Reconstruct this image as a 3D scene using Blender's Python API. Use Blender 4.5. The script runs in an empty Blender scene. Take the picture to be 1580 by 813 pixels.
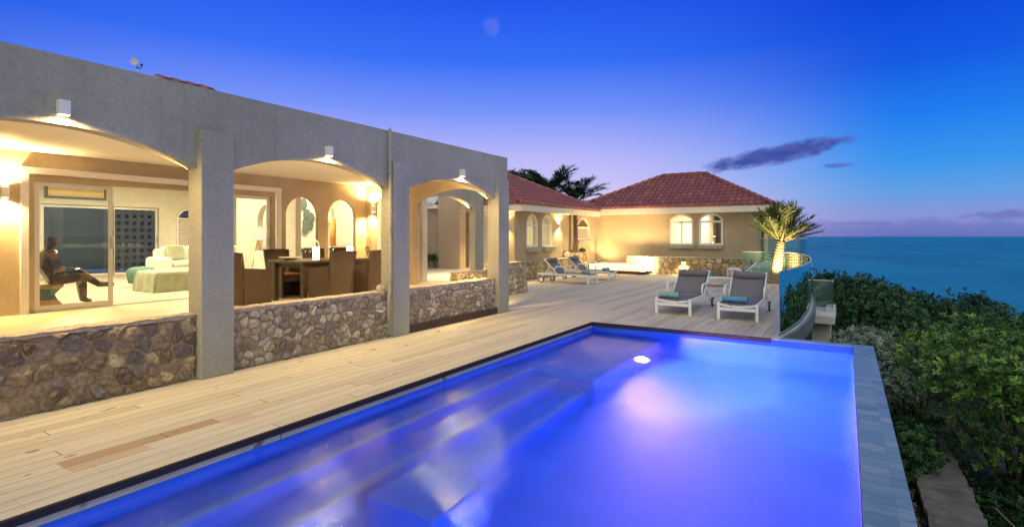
import bpy, math, random
from mathutils import Vector, Matrix, noise
random.seed(7)
S = bpy.context.scene
C = S.collection
R = math.radians
PI = math.pi
# ------------------------------------------------------------------ camera
TH = math.atan(516/820.0)
cam = bpy.data.cameras.new('camera'); co = bpy.data.objects.new('camera', cam); C.objects.link(co)
co.location = (0, 0, 1.6); co.rotation_euler = (R(90), 0, TH)
cam.sensor_width = 36; cam.lens = 36*820/1580; cam.shift_y = -42/1580
cam.clip_start = .05; cam.clip_end = 200000
S.camera = co
S.view_settings.view_transform = 'Standard'; S.view_settings.look = 'None'
S.view_settings.exposure = 0; S.view_settings.gamma = 1
S.cycles.use_denoising = True
S.cycles.max_bounces = 10; S.cycles.transparent_max_bounces = 16
S.cycles.sample_clamp_indirect = 6
S.cycles.blur_glossy = .5

def lin(c):
    return tuple(((x/255)/12.92 if x/255 <= .04045 else ((x/255+.055)/1.055)**2.4) for x in c) + (1,)

# ------------------------------------------------------------------ node helper
class NT:
    def __init__(s, tree): s.t = tree; s.n = tree.nodes; s.l = tree.links
    def new(s, typ, **kw):
        nd = s.n.new(typ)
        for k, v in kw.items(): setattr(nd, k, v)
        return nd
    def set(s, inp, v):
        if v is None: return
        if isinstance(v, bpy.types.NodeSocket): s.l.new(v, inp)
        else: inp.default_value = v
    def m(s, op, a, b=None, c=None, clamp=False):
        nd = s.new('ShaderNodeMath', operation=op, use_clamp=clamp)
        s.set(nd.inputs[0], a); s.set(nd.inputs[1], b)
        if c is not None: s.set(nd.inputs[2], c)
        return nd.outputs[0]
    def mix(s, f, a, b, mode='MIX'):
        nd = s.new('ShaderNodeMix', data_type='RGBA', blend_type=mode)
        s.set(nd.inputs[0], f); s.set(nd.inputs[6], a); s.set(nd.inputs[7], b)
        return nd.outputs[2]
    def ramp(s, f, stops, interp='LINEAR'):
        nd = s.new('ShaderNodeValToRGB'); s.l.new(f, nd.inputs[0]); r = nd.color_ramp; r.interpolation = interp
        while len(r.elements) < len(stops): r.elements.new(.5)
        for e, (p, c) in zip(r.elements, stops): e.position = p; e.color = c if len(c) == 4 else tuple(c)+(1,)
        return nd.outputs[0]
    def noise(s, vec, scale, detail=4, rough=.55, dist=0):
        nd = s.new('ShaderNodeTexNoise'); nd.inputs['Scale'].default_value = scale
        nd.inputs['Detail'].default_value = detail; nd.inputs['Roughness'].default_value = rough; nd.inputs['Distortion'].default_value = dist
        if vec is not None: s.l.new(vec, nd.inputs['Vector'])
        return nd.outputs[0]
    def smooth(s, x, a, b, clamp=True):
        nd = s.new('ShaderNodeMapRange', interpolation_type='SMOOTHSTEP'); s.set(nd.inputs[0], x)
        nd.inputs[1].default_value = a; nd.inputs[2].default_value = b
        return nd.outputs[0]
    def mapping(s, vec, scale=(1, 1, 1), rot=(0, 0, 0), loc=(0, 0, 0)):
        nd = s.new('ShaderNodeMapping'); s.l.new(vec, nd.inputs[0])
        nd.inputs['Location'].default_value = loc; nd.inputs['Rotation'].default_value = rot; nd.inputs['Scale'].default_value = scale
        return nd.outputs[0]

# ------------------------------------------------------------------ world: dusk sky
W = bpy.data.worlds.new('World'); S.world = W; W.use_nodes = True
t = NT(W.node_tree); t.n.clear()
tc = t.new('ShaderNodeTexCoord'); sep = t.new('ShaderNodeSeparateXYZ'); t.l.new(tc.outputs['Generated'], sep.inputs[0])
X_, Y_, Z_ = sep.outputs
el = t.m('ARCSINE', Z_)                                   # elevation, radians
az = t.m('ARCTAN2', X_, Y_)                               # azimuth from +Y to +X, radians
az_glow = -0.74
hl = t.m('SQRT', t.m('ADD', t.m('MULTIPLY', X_, X_), t.m('ADD', t.m('MULTIPLY', Y_, Y_), 1e-6)))
cosg = t.m('DIVIDE', t.m('ADD', t.m('MULTIPLY', X_, math.sin(az_glow)), t.m('MULTIPLY', Y_, math.cos(az_glow))), hl)
k = .9
e01 = t.m('DIVIDE', el, .5)
glow = t.ramp(e01, [(0, lin((232, 200, 240))), (.13, lin((224, 208, 254))), (.28, lin((192, 190, 255))), (.46, lin((118, 150, 255))), (.63, lin((52, 114, 252))), (.85, lin((26, 86, 240))), (1, lin((26, 72, 225)))])
side = t.ramp(e01, [(0, lin((112, 120, 196))), (.06, lin((140, 152, 220))), (.13, lin((100, 162, 232))), (.22, lin((56, 154, 242))), (.36, lin((28, 128, 244))), (.52, lin((16, 92, 232))), (.7, lin((6, 72, 220))), (1, lin((4, 58, 205)))])
fg = t.smooth(cosg, .68, .99)
sky = t.mix(fg, side, glow)
# unseen sky behind and overhead, set paler and brighter to light the house
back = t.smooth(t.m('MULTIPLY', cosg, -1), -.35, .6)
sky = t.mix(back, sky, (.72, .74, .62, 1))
up = t.smooth(el, .62, 1.2)
sky = t.mix(up, sky, (.36, .42, .60, 1))
# clouds (azimuth / elevation of the sky itself)
comb = t.new('ShaderNodeCombineXYZ'); t.l.new(az, comb.inputs[0]); t.l.new(el, comb.inputs[1])
def cloud(az0, el0, la, lb, tilt, nsc, amp, lo, hi, stretch=3):
    da = t.m('SUBTRACT', az, az0); de = t.m('SUBTRACT', el, el0)
    c, s_ = math.cos(tilt), math.sin(tilt)
    u = t.m('ADD', t.m('MULTIPLY', da, c), t.m('MULTIPLY', de, s_)); v = t.m('SUBTRACT', t.m('MULTIPLY', de, c), t.m('MULTIPLY', da, s_))
    r2 = t.m('ADD', t.m('POWER', t.m('DIVIDE', u, la), 2), t.m('POWER', t.m('DIVIDE', v, lb), 2))
    nz = t.noise(t.mapping(comb.outputs[0], scale=(nsc, nsc*stretch, 1), rot=(0, 0, 0)), 1, 6, .6)
    d = t.m('ADD', t.m('SUBTRACT', 1, r2), t.m('MULTIPLY', t.m('SUBTRACT', nz, .5), amp))
    return t.smooth(d, lo, hi)
cn = t.noise(t.mapping(comb.outputs[0], scale=(26, 60, 1)), 1, 5, .6)
ccol = t.mix(t.smooth(cn, .35, .65), lin((54, 78, 164)), lin((82, 90, 174)))
m1 = cloud(-.103, .136, .118, .0175, .15, 34, 1.7, -.15, .75, 1.8)
m2 = cloud(-.012, .113, .026, .005, .0, 60, 1.2, 0, 1.0, 2)
sky = t.mix(t.m('MULTIPLY', m1, .97), sky, ccol)
sky = t.mix(t.m('MULTIPLY', m2, .7), sky, lin((80, 100, 195)))
m3 = cloud(-.60, .375, .02, .022, .9, 60, 2.4, 0, 1.4, 1)
sky = t.mix(t.m('MULTIPLY', m3, .15), sky, lin((190, 180, 245)))
# low bank over the sea: its top edge wanders
nb = t.noise(t.mapping(comb.outputs[0], scale=(16, 5, 1)), 1, 5, .6)
topE = t.m('ADD', .021, t.m('MULTIPLY', t.m('SUBTRACT', nb, .44), .062))
bank = t.smooth(t.m('SUBTRACT', topE, el), -.003, .009)
bank = t.m('MULTIPLY', bank, t.smooth(az, -.30, .05))
sky = t.mix(t.m('MULTIPLY', bank, .38), sky, lin((94, 114, 186)))
m5 = cloud(.19, .030, .055, .0085, .02, 60, 2.2, 0, 1.2, 2)
sky = t.mix(t.m('MULTIPLY', m5, .6), sky, lin((92, 104, 176)))
m6 = cloud(.02, .020, .05, .005, 0, 60, 2.2, 0, 1.2, 2)
sky = t.mix(t.m('MULTIPLY', m6, .5), sky, lin((98, 108, 178)))
m4 = cloud(-.075, .034, .0065, .020, 0, 70, 1.6, 0, 1.6, 1)
sky = t.mix(t.m('MULTIPLY', m4, .4), sky, lin((214, 182, 215)))
# the Sky Texture, sun under the horizon line of the hill, adds its faint twilight
st = t.new('ShaderNodeTexSky', sky_type='NISHITA'); st.sun_disc = False; st.sun_elevation = R(1); st.sun_rotation = R(-60)
b1 = t.new('ShaderNodeBackground'); t.l.new(st.outputs[0], b1.inputs[0]); b1.inputs[1].default_value = .004
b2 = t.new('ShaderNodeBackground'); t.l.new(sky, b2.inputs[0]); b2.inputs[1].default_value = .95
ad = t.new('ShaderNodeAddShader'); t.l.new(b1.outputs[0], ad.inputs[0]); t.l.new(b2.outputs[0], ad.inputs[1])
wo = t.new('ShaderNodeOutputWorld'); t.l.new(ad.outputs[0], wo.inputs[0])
# a very soft, weak sun stands for the last directional twilight
sl = bpy.data.lights.new('twilight', 'SUN'); sl.energy = .9; sl.angle = R(60); sl.color = (1, .90, .76)
so = bpy.data.objects.new('twilight', sl); C.objects.link(so); so.rotation_euler = (R(38), R(0), R(32))

# ------------------------------------------------------------------ mesh builder
class MB:
    def __init__(s): s.v = []; s.f = []; s.col = []; s.M = None
    def add(s, vs, fs, col=None):
        o = len(s.v)
        if s.M is not None: vs = [s.M @ Vector(p) for p in vs]
        s.v += [tuple(p) for p in vs]
        for f in fs: s.f.append(tuple(i+o for i in f)); s.col.append(col)
    def box(s, x0, x1, y0, y1, z0, z1, col=None):
        s.add([(x0,y0,z0),(x1,y0,z0),(x1,y1,z0),(x0,y1,z0),(x0,y0,z1),(x1,y0,z1),(x1,y1,z1),(x0,y1,z1)],
              [(0,3,2,1),(4,5,6,7),(0,1,5,4),(1,2,6,5),(2,3,7,6),(3,0,4,7)], col)
        return s
    def tube(s, pts, rad, n=8, cap=True, col=None, flat=1):
        pts = [Vector(p) for p in pts]; N = len(pts)
        if not isinstance(rad, (list, tuple)): rad = [rad]*N
        vs = []; prev = None
        for i, p in enumerate(pts):
            d = (pts[min(i+1, N-1)]-pts[max(i-1, 0)]).normalized()
            if prev is None:
                a = Vector((0, 0, 1)) if abs(d.z) < .9 else Vector((1, 0, 0))
                a = (a-d*a.dot(d)).normalized()
            else:
                a = (prev-d*prev.dot(d)).normalized()
            prev = a; b = d.cross(a)
            for j in range(n):
                w = 2*PI*j/n
                vs.append(p+(a*math.cos(w)+b*math.sin(w)*flat)*rad[i])
        fs = [(i*n+j, i*n+(j+1) % n, (i+1)*n+(j+1) % n, (i+1)*n+j) for i in range(N-1) for j in range(n)]
        if cap: fs += [tuple(reversed(range(n))), tuple(range((N-1)*n, N*n))]
        s.add(vs, fs, col); return s
    def lathe(s, prof, c=(0, 0, 0), n=20, col=None):
        vs = []; fs = []
        for r, z in prof:
            for j in range(n): w = 2*PI*j/n; vs.append((c[0]+r*math.cos(w), c[1]+r*math.sin(w), c[2]+z))
        m = len(prof)
        for i in range(m-1):
            for j in range(n): fs.append((i*n+j, i*n+(j+1) % n, (i+1)*n+(j+1) % n, (i+1)*n+j))
        fs += [tuple(reversed(range(n))), tuple(range((m-1)*n, m*n))]
        s.add(vs, fs, col); return s
    def prism(s, poly, z0, z1, col=None):
        n = len(poly)
        vs = [(x, y, z0) for x, y in poly]+[(x, y, z1) for x, y in poly]
        s.add(vs, [tuple(reversed(range(n))), tuple(range(n, 2*n))]+[(i, (i+1) % n, n+(i+1) % n, n+i) for i in range(n)], col); return s
def obj(name, mb, mat, parent=None, smooth=False, bevel=0, loc=None):
    me = bpy.data.meshes.new(name); me.from_pydata(mb.v, [], mb.f)
    if any(c is not None for c in mb.col):
        at = me.color_attributes.new('tint', 'FLOAT_COLOR', 'CORNER')
        i = 0
        for f, c in zip(mb.f, mb.col):
            c = c or (.5, .5, .5)
            for _ in f: at.data[i].color = (c[0], c[1], c[2], 1); i += 1
    if smooth: me.polygons.foreach_set('use_smooth', [True]*len(me.polygons))
    me.materials.append(mat); me.update()
    o = bpy.data.objects.new(name, me); C.objects.link(o)
    if parent is not None: o.parent = parent
    if loc: o.location = loc
    if bevel:
        b = o.modifiers.new('bevel', 'BEVEL'); b.width = bevel; b.segments = 2; b.limit_method = 'ANGLE'
    return o
def tag(o, label, cat, group=None):
    o['label'] = label; o['category'] = cat
    if group: o['group'] = group
    return o
def thing(name, label, cat, loc=(0, 0, 0), rz=0, group=None):
    o = bpy.data.objects.new(name, None); C.objects.link(o); o.location = loc; o.rotation_euler = (0, 0, rz); o.empty_display_size = .1
    return tag(o, label, cat, group)
def struct(o): o['kind'] = 'structure'; return o
def dup(o, parent=None):
    c = o.copy(); C.objects.link(c)
    if parent is not None: c.parent = parent
    for ch in list(o.children): dup(ch, c)
    return c
def copy_thing(o, loc, rz, label):
    c = dup(o); c.location = loc; c.rotation_euler = (0, 0, rz); c['label'] = label; return c

# ------------------------------------------------------------------ materials
def mat(name):
    m = bpy.data.materials.new(name); m.use_nodes = True; t = NT(m.node_tree)
    bs = t.n['Principled BSDF']; return m, t, bs
def bumpto(t, bs, h, strength, dist):
    b = t.new('ShaderNodeBump'); t.set(b.inputs['Strength'], strength); t.set(b.inputs['Distance'], dist); t.l.new(h, b.inputs['Height']); t.l.new(b.outputs[0], bs.inputs['Normal'])
def pos(t): return t.new('ShaderNodeTexCoord').outputs['Object']
def gpos(t): return t.new('ShaderNodeNewGeometry').outputs['Position']
def simple(name, col, rough=.5, metal=0, var=.12, sc=6, bump=0, bsc=60, spec=.5):
    m, t, bs = mat(name)
    n = t.noise(gpos(t), sc, 4)
    c = t.mix(t.m('MULTIPLY', t.m('SUBTRACT', n, .3, clamp=True), 2.2), tuple(x*(1-var) for x in col[:3])+(1,), tuple(min(1, x*(1+var)) for x in col[:3])+(1,))
    t.l.new(c, bs.inputs['Base Color']); bs.inputs['Roughness'].default_value = rough; bs.inputs['Metallic'].default_value = metal
    bs.inputs['Specular IOR Level'].default_value = spec
    if bump: bumpto(t, bs, t.noise(gpos(t), bsc, 3), bump, .01)
    return m
def emit(name, col, s):
    m = bpy.data.materials.new(name); m.use_nodes = True; t = NT(m.node_tree); t.n.clear()
    e = t.new('ShaderNodeEmission'); e.inputs[0].default_value = tuple(col[:3])+(1,); e.inputs[1].default_value = s
    o = t.new('ShaderNodeOutputMaterial'); t.l.new(e.outputs[0], o.inputs[0]); return m
def stucco(name, col, b=.35, streak=1.0):
    m, t, bs = mat(name); p = gpos(t)
    big = t.noise(p, .9, 5, .6); fine = t.noise(p, 26, 3)
    st = t.noise(t.mapping(p, scale=(5, 5, .5)), 1, 4, .6)
    f = t.m('ADD', t.m('MULTIPLY', big, .5), t.m('ADD', t.m('MULTIPLY', fine, .35), t.m('MULTIPLY', st, .15*streak)))
    c = t.mix(t.smooth(f, .3, .7), tuple(x*.76 for x in col)+(1,), tuple(x*1.12 for x in col)+(1,))
    dr_ = t.noise(t.mapping(p, scale=(7, 7, .22)), 1.3, 3, .5)
    c = t.mix(t.m('MULTIPLY', t.smooth(dr_, .62, .76), .28*streak), c, tuple(x*.55 for x in col)+(1,))
    t.l.new(c, bs.inputs['Base Color']); bs.inputs['Roughness'].default_value = .85; bs.inputs['Specular IOR Level'].default_value = .25
    h = t.m('ADD', t.noise(p, 75, 4, .65), t.m('MULTIPLY', t.noise(p, 18, 4, .6), .9))
    bumpto(t, bs, h, b, .012); return m
M = {}
M['stucco'] = stucco('grey_stucco', (.37, .36, .30), .7)
M['stucco_tan'] = stucco('tan_stucco', (.48, .39, .27), .3, 0)
M['wall_in'] = stucco('inner_wall_paint', (.74, .71, .61), .06, 0)
M['white'] = simple('white_paint', (.78, .76, .72), .4, var=.04)
M['cream'] = simple('cream_paint', (.74, .68, .58), .5, var=.06)
M['ceil'] = None
M['alu'] = simple('pale_aluminium', (.66, .64, .60), .35, .3, var=.04)
M['lounger_white'] = simple('powder_coated_white', (.76, .78, .80), .35, var=.03)
M['dark'] = simple('black_rubber', (.02, .02, .022), .6)
M['chrome'] = simple('metal', (.5, .5, .5), .3, .9)
M['concrete'] = simple('pale_concrete', (.5, .5, .5), .8, var=.15, sc=3, bump=.3, bsc=40)
M['kerb'] = simple('grey_green_kerb', (.11, .14, .15), .7, var=.2, sc=4)
M['ledge'] = simple('weathered_ledge', (.13, .125, .12), .9, var=.35, sc=5, bump=.9, bsc=18)
M['wood_brown'] = simple('brown_wood', (.07, .04, .03), .9, var=.3, sc=9)
M['towel_green'] = simple('green_towel', (.20, .42, .38), .95, var=.12, bump=.9, bsc=120)
M['towel_blue'] = simple('blue_towel', (.10, .30, .48), .95, var=.12, bump=.9, bsc=120)
M['sofa'] = simple('cream_upholstery', (.74, .70, .60), .9, var=.04, bump=.3, bsc=200)
M['throw'] = simple('sage_throw', (.36, .39, .28), .95, var=.15, bump=.6, bsc=90)
M['curtain'] = simple('dark_drape', (.15, .10, .07), .8)
M['leafart'] = simple('leaf_metal', (.07, .10, .09), .6, var=.3, sc=20)

def m_ceiling():
    m, t, bs = mat('white_board_ceiling'); p = gpos(t); s = t.new('ShaderNodeSeparateXYZ'); t.l.new(p, s.inputs[0])
    fr = t.m('FRACT', t.m('DIVIDE', s.outputs[0], .12)); g = t.smooth(t.m('ABSOLUTE', t.m('SUBTRACT', fr, .5)), .44, .5)
    c = t.mix(g, (.80, .77, .70, 1), (.52, .48, .42, 1)); t.l.new(c, bs.inputs['Base Color']); bs.inputs['Roughness'].default_value = .5
    bumpto(t, bs, t.m('SUBTRACT', 1, g), .5, .01); return m
M['ceil'] = m_ceiling()

def m_deck(name, tone, odd):
    m, t, bs = mat(name); p = gpos(t); s = t.new('ShaderNodeSeparateXYZ'); t.l.new(p, s.inputs[0])
    bw = .143
    u = t.m('DIVIDE', s.outputs[0], bw); row = t.m('FLOOR', u); fu = t.m('FRACT', u)
    wn = t.new('ShaderNodeTexWhiteNoise', noise_dimensions='1D'); t.l.new(row, wn.inputs['W'])
    Lb = 3.4
    v = t.m('DIVIDE', t.m('ADD', s.outputs[1], t.m('MULTIPLY', wn.outputs[0], Lb)), Lb); bi = t.m('FLOOR', v); fv = t.m('FRACT', v)
    cb = t.new('ShaderNodeCombineXYZ'); t.l.new(row, cb.inputs[0]); t.l.new(bi, cb.inputs[1])
    w2 = t.new('ShaderNodeTexWhiteNoise', noise_dimensions='2D'); t.l.new(cb.outputs[0], w2.inputs['Vector'])
    r = w2.outputs[0]
    base = t.ramp(r, [(0, tone[0]), (.3, tone[1]), (.65, tone[2]), (1, tone[3])])
    off = t.new('ShaderNodeVectorMath', operation='ADD'); t.l.new(p, off.inputs[0]); t.l.new(w2.outputs[1], off.inputs[1])
    gr = t.noise(t.mapping(off.outputs[0], scale=(38, 1.6, 1)), 1, 7, .68, .8)
    gr2 = t.noise(t.mapping(off.outputs[0], scale=(9, .8, 1)), 1, 4, .6, .5)
    base = t.mix(t.smooth(gr, .40, .68), base, t.mix(.45, base, tone[0]))
    base = t.mix(t.m('MULTIPLY', t.smooth(gr2, .5, .72), .32), base, tone[4])
    kn = t.noise(t.mapping(off.outputs[0], scale=(5, 2.2, 1)), 2.2, 1, .3)
    base = t.mix(t.m('MULTIPLY', t.smooth(kn, .74, .78), .7), base, (.05, .03, .02, 1))
    if odd:      # the two newer, darker boards near the pool
        def rng(x, a, b): return t.m('MULTIPLY', t.m('GREATER_THAN', x, a), t.m('LESS_THAN', x, b))
        q = t.m('MULTIPLY', rng(s.outputs[0], -33*bw, -32*bw), rng(s.outputs[1], 1.46, 2.55))
        base = t.mix(t.m('MULTIPLY', q, .85), base, t.mix(gr, (.27, .175, .10, 1), (.36, .24, .14, 1)))
        q = t.m('MULTIPLY', rng(s.outputs[0], -32*bw, -31*bw), rng(s.outputs[1], 1.46, 1.95))
        base = t.mix(t.m('MULTIPLY', q, .5), base, (.36, .22, .12, 1))
        q = t.m('MULTIPLY', rng(s.outputs[0], -32*bw, -31*bw), rng(s.outputs[1], 2.55, 2.8))
        base = t.mix(t.m('MULTIPLY', q, .35), base, (.36, .22, .12, 1))
    gu = t.m('ABSOLUTE', t.m('SUBTRACT', fu, .5)); gap = t.smooth(gu, .475, .492)
    gv = t.m('ABSOLUTE', t.m('SUBTRACT', fv, .5)); gap2 = t.smooth(gv, .4985, .4995)
    gg = t.m('MAXIMUM', gap, gap2)
    base = t.mix(gg, base, (.05, .04, .035, 1))
    # screw heads in pairs across every joist
    sy = t.m('ABSOLUTE', t.m('SUBTRACT', t.m('FRACT', t.m('DIVIDE', s.outputs[1], .45)), .5)); sx = t.m('ABSOLUTE', t.m('SUBTRACT', t.m('ABSOLUTE', t.m('SUBTRACT', fu, .5)), .33))
    scr = t.m('MULTIPLY', t.m('LESS_THAN', sy, .010), t.m('LESS_THAN', sx, .032))
    base = t.mix(t.m('MULTIPLY', scr, .75), base, (.10, .085, .07, 1))
    t.l.new(base, bs.inputs['Base Color'])
    t.set(bs.inputs['Roughness'], t.m('ADD', .5, t.m('MULTIPLY', gr, .25))); bs.inputs['Specular IOR Level'].default_value = .35
    h = t.m('SUBTRACT', t.m('MULTIPLY', gr, .18), gg); bumpto(t, bs, h, .5, .008); return m
M['deck'] = m_deck('weathered_deck_boards', [(.38, .34, .26, 1), (.47, .43, .335, 1), (.54, .50, .395, 1), (.49, .46, .37, 1), (.27, .24, .19, 1)], True)

def m_tiles(name, ax, ay, cols, grout, rough=.4, gw=.03, offx=0, offy=0, stag=False, bump=.3):
    m, t, bs = mat(name); p = gpos(t); s = t.new('ShaderNodeSeparateXYZ'); t.l.new(p, s.inputs[0])
    v = t.m('DIVIDE', t.m('ADD', s.outputs[1], offy), ay); bv = t.m('FLOOR', v)
    xx = t.m('ADD', s.outputs[0], offx)
    if stag: xx = t.m('ADD', xx, t.m('MULTIPLY', t.m('MODULO', bv, 2), ax*.5))
    u = t.m('DIVIDE', xx, ax); bu = t.m('FLOOR', u)
    zz = t.m('DIVIDE', s.outputs[2], .16); bz = t.m('FLOOR', zz)
    cb = t.new('ShaderNodeCombineXYZ'); t.l.new(bu, cb.inputs[0]); t.l.new(bv, cb.inputs[1])
    w = t.new('ShaderNodeTexWhiteNoise', noise_dimensions='2D'); t.l.new(cb.outputs[0], w.inputs['Vector'])
    c = t.ramp(w.outputs[0], [(i/(len(cols)-1), cc+(1,)) for i, cc in enumerate(cols)])
    n = t.noise(p, 14, 5, .6); n2 = t.noise(t.mapping(p, scale=(4, 12, 4)), 2, 4, .6)
    c = t.mix(t.m('MULTIPLY', t.smooth(n2, .4, .7), .4), c, tuple(x*.6 for x in cols[0])+(1,))
    g = t.m('MAXIMUM', t.smooth(t.m('ABSOLUTE', t.m('SUBTRACT', t.m('FRACT', u), .5)), .5-gw*.15/ax*.15-.004, .5), t.smooth(t.m('ABSOLUTE', t.m('SUBTRACT', t.m('FRACT', v), .5)), .5-gw, .5-gw*.4))
    c = t.mix(g, c, grout+(1,)); t.l.new(c, bs.inputs['Base Color'])
    t.set(bs.inputs['Roughness'], t.m('ADD', rough-.1, t.m('MULTIPLY', n, .25)))
    bumpto(t, bs, t.m('SUBTRACT', t.m('MULTIPLY', n, .3), g), bump, .006); return m
M['coping'] = m_tiles('slate_blue_coping', .165, .155, [(.12, .22, .26), (.20, .30, .33), (.16, .26, .32), (.26, .34, .36)], (.06, .07, .07), .35, .02, offx=-.085)
M['terrace_tile'] = m_tiles('beige_floor_tile', .45, .45, [(.58, .50, .36), (.66, .58, .44), (.62, .54, .40)], (.40, .34, .24), .35, .008)
M['court_tile'] = m_tiles('pale_courtyard_paving', .6, .6, [(.55, .50, .42), (.62, .57, .48), (.58, .52, .44)], (.42, .38, .30), .6, .008)
def m_pooltile():
    m, t, bs = mat('blue_pool_tile'); p = gpos(t)
    sc = t.new('ShaderNodeVectorMath', operation='SCALE'); t.l.new(p, sc.inputs[0]); sc.inputs['Scale'].default_value = 1/.3
    fl = t.new('ShaderNodeVectorMath', operation='FLOOR'); t.l.new(sc.outputs[0], fl.inputs[0])
    w = t.new('ShaderNodeTexWhiteNoise', noise_dimensions='3D'); t.l.new(fl.outputs[0], w.inputs['Vector'])
    c = t.ramp(w.outputs[0], [(0, (.016, .118, .55, 1)), (.5, (.018, .13, .60, 1)), (1, (.021, .145, .64, 1))])
    t.l.new(c, bs.inputs['Base Color']); bs.inputs['Roughness'].default_value = .5; return m
M['pooltile'] = m_pooltile()
M['nosing'] = simple('pale_step_edging', (.14, .26, .50), .5, var=.2, sc=4)
def m_water():
    m, t, bs = mat('pool_water'); p = gpos(t)
    bs.inputs['Base Color'].default_value = (.88, .95, 1, 1); bs.inputs['Transmission Weight'].default_value = 1
    bs.inputs['IOR'].default_value = 1.33; bs.inputs['Roughness'].default_value = .04
    patch = t.smooth(t.noise(t.mapping(p, scale=(1, 1, 1), loc=(3.1, 1.7, 0)), .55, 2), .42, .62)
    h = t.m('ADD', t.noise(t.mapping(p, scale=(1, .55, 1)), 2.6, 3, .5), t.m('MULTIPLY', t.noise(p, 36, 5, .68), t.m('ADD', .16, t.m('MULTIPLY', patch, .40))))
    bumpto(t, bs, h, .2, .05); return m
M['water'] = m_water()
def m_sea():
    m, t, bs = mat('sea_water'); p = gpos(t)
    bs.inputs['Base Color'].default_value = (.006, .075, .15, 1)
    far = t.noise(t.mapping(p, scale=(.004, .0012, 1)), 1, 5, .6)
    c = t.mix(t.smooth(far, .35, .7), (.004, .16, .21, 1), (.010, .24, .31, 1)); t.l.new(c, bs.inputs['Base Color'])
    bs.inputs['Roughness'].default_value = .35; bs.inputs['IOR'].default_value = 1.33; bs.inputs['Specular IOR Level'].default_value = .28
    h = t.m('ADD', t.noise(t.mapping(p, scale=(.09, .05, 1), rot=(0, 0, .5)), 1, 6, .65), t.m('MULTIPLY', t.noise(t.mapping(p, scale=(.012, .006, 1), rot=(0, 0, .4)), 1, 4, .6), 4))
    bumpto(t, bs, h, 1.0, 3.2); return m
M['sea'] = m_sea()
def m_glass(name, tint=(.93, .98, .97), rough=0.0, fres=1.45, add=.0, painted_reflection=0):
    m = bpy.data.materials.new(name); m.use_nodes = True; t = NT(m.node_tree); t.n.clear()
    tr = t.new('ShaderNodeBsdfTransparent'); tr.inputs[0].default_value = tint+(1,)
    gl = t.new('ShaderNodeBsdfGlossy'); gl.inputs['Roughness'].default_value = rough; gl.inputs[0].default_value = (.9, 1, 1, 1)
    fr = t.new('ShaderNodeFresnel'); fr.inputs[0].default_value = fres
    f = t.m('ADD', fr.outputs[0], add, clamp=True)
    if painted_reflection:      # even pale green put into the glass colour in place of its reflection
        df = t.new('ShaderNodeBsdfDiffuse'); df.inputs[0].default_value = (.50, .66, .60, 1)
        m0 = t.new('ShaderNodeMixShader'); m0.inputs[0].default_value = painted_reflection; t.l.new(tr.outputs[0], m0.inputs[1]); t.l.new(df.outputs[0], m0.inputs[2]); tr = m0
    mx = t.new('ShaderNodeMixShader'); t.l.new(f, mx.inputs[0]); t.l.new(tr.outputs[0], mx.inputs[1]); t.l.new(gl.outputs[0], mx.inputs[2])
    o = t.new('ShaderNodeOutputMaterial'); t.l.new(mx.outputs[0], o.inputs[0]); return m
M['glass'] = m_glass('window_glass', (.94, .96, .95))
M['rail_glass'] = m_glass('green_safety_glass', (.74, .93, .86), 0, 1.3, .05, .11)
def m_stone(name, mortar=False, base=(.3, .25, .2), rough_b=.6):
    m, t, bs = mat(name); p = gpos(t)
    n = t.noise(p, 22, 6, .7); n2 = t.noise(p, 60, 4, .7)
    if mortar: c0 = base+(1,)
    else:
        at = t.new('ShaderNodeAttribute'); at.attribute_name = 'tint'; c0 = at.outputs[0]
    c = t.mix(t.smooth(n, .38, .66), t.mix(.42, c0, (.07, .05, .04, 1)), c0)
    c = t.mix(t.m('MULTIPLY', t.smooth(n2, .56, .76), .5), c, (.62, .56, .48, 1))
    t.l.new(c, bs.inputs['Base Color']); bs.inputs['Roughness'].default_value = .95; bs.inputs['Specular IOR Level'].default_value = .1
    bumpto(t, bs, t.m('ADD', n, t.m('MULTIPLY', n2, .4)), rough_b, .03); return m
M['stone'] = m_stone('rough_stone', rough_b=1.0)
M['mortar'] = m_stone('brown_mortar', True, (.42, .32, .21), .8)
M['mortar_far'] = m_stone('tan_mortar', True, (.22, .16, .09), .4)
M['cap'] = m_stone('pale_wall_cap', True, (.62, .56, .46), 1.0)
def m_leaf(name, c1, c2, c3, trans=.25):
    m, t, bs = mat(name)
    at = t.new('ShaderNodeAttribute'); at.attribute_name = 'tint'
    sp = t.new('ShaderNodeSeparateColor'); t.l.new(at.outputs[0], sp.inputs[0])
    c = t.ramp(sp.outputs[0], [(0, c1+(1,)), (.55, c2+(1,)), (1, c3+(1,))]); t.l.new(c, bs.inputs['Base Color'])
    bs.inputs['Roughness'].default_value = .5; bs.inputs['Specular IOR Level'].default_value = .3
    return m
M['leaf_light'] = m_leaf('light_green_leaf', (.012, .045, .012), (.05, .155, .03), (.21, .36, .06))
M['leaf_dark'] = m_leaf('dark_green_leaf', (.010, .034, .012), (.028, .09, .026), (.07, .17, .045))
M['leaf_silver'] = m_leaf('silvery_leaf', (.10, .15, .12), (.20, .27, .21), (.34, .42, .34))
M['leaf_palm'] = m_leaf('palm_frond', (.05, .09, .02), (.13, .16, .04), (.34, .30, .10))
M['leaf_dry'] = m_leaf('dry_stem', (.08, .06, .06), (.15, .12, .11), (.25, .20, .18))
M['bark'] = simple('bark', (.12, .09, .075), .9, var=.3, sc=12, bump=.8, bsc=40)
M['palmbark'] = simple('pale_palm_bark', (.34, .26, .14), .85, var=.3, sc=14, bump=.8, bsc=50)
M['earth'] = simple('dark_earth', (.022, .02, .015), .95, var=.4, sc=2, bump=.8, bsc=12)
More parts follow.
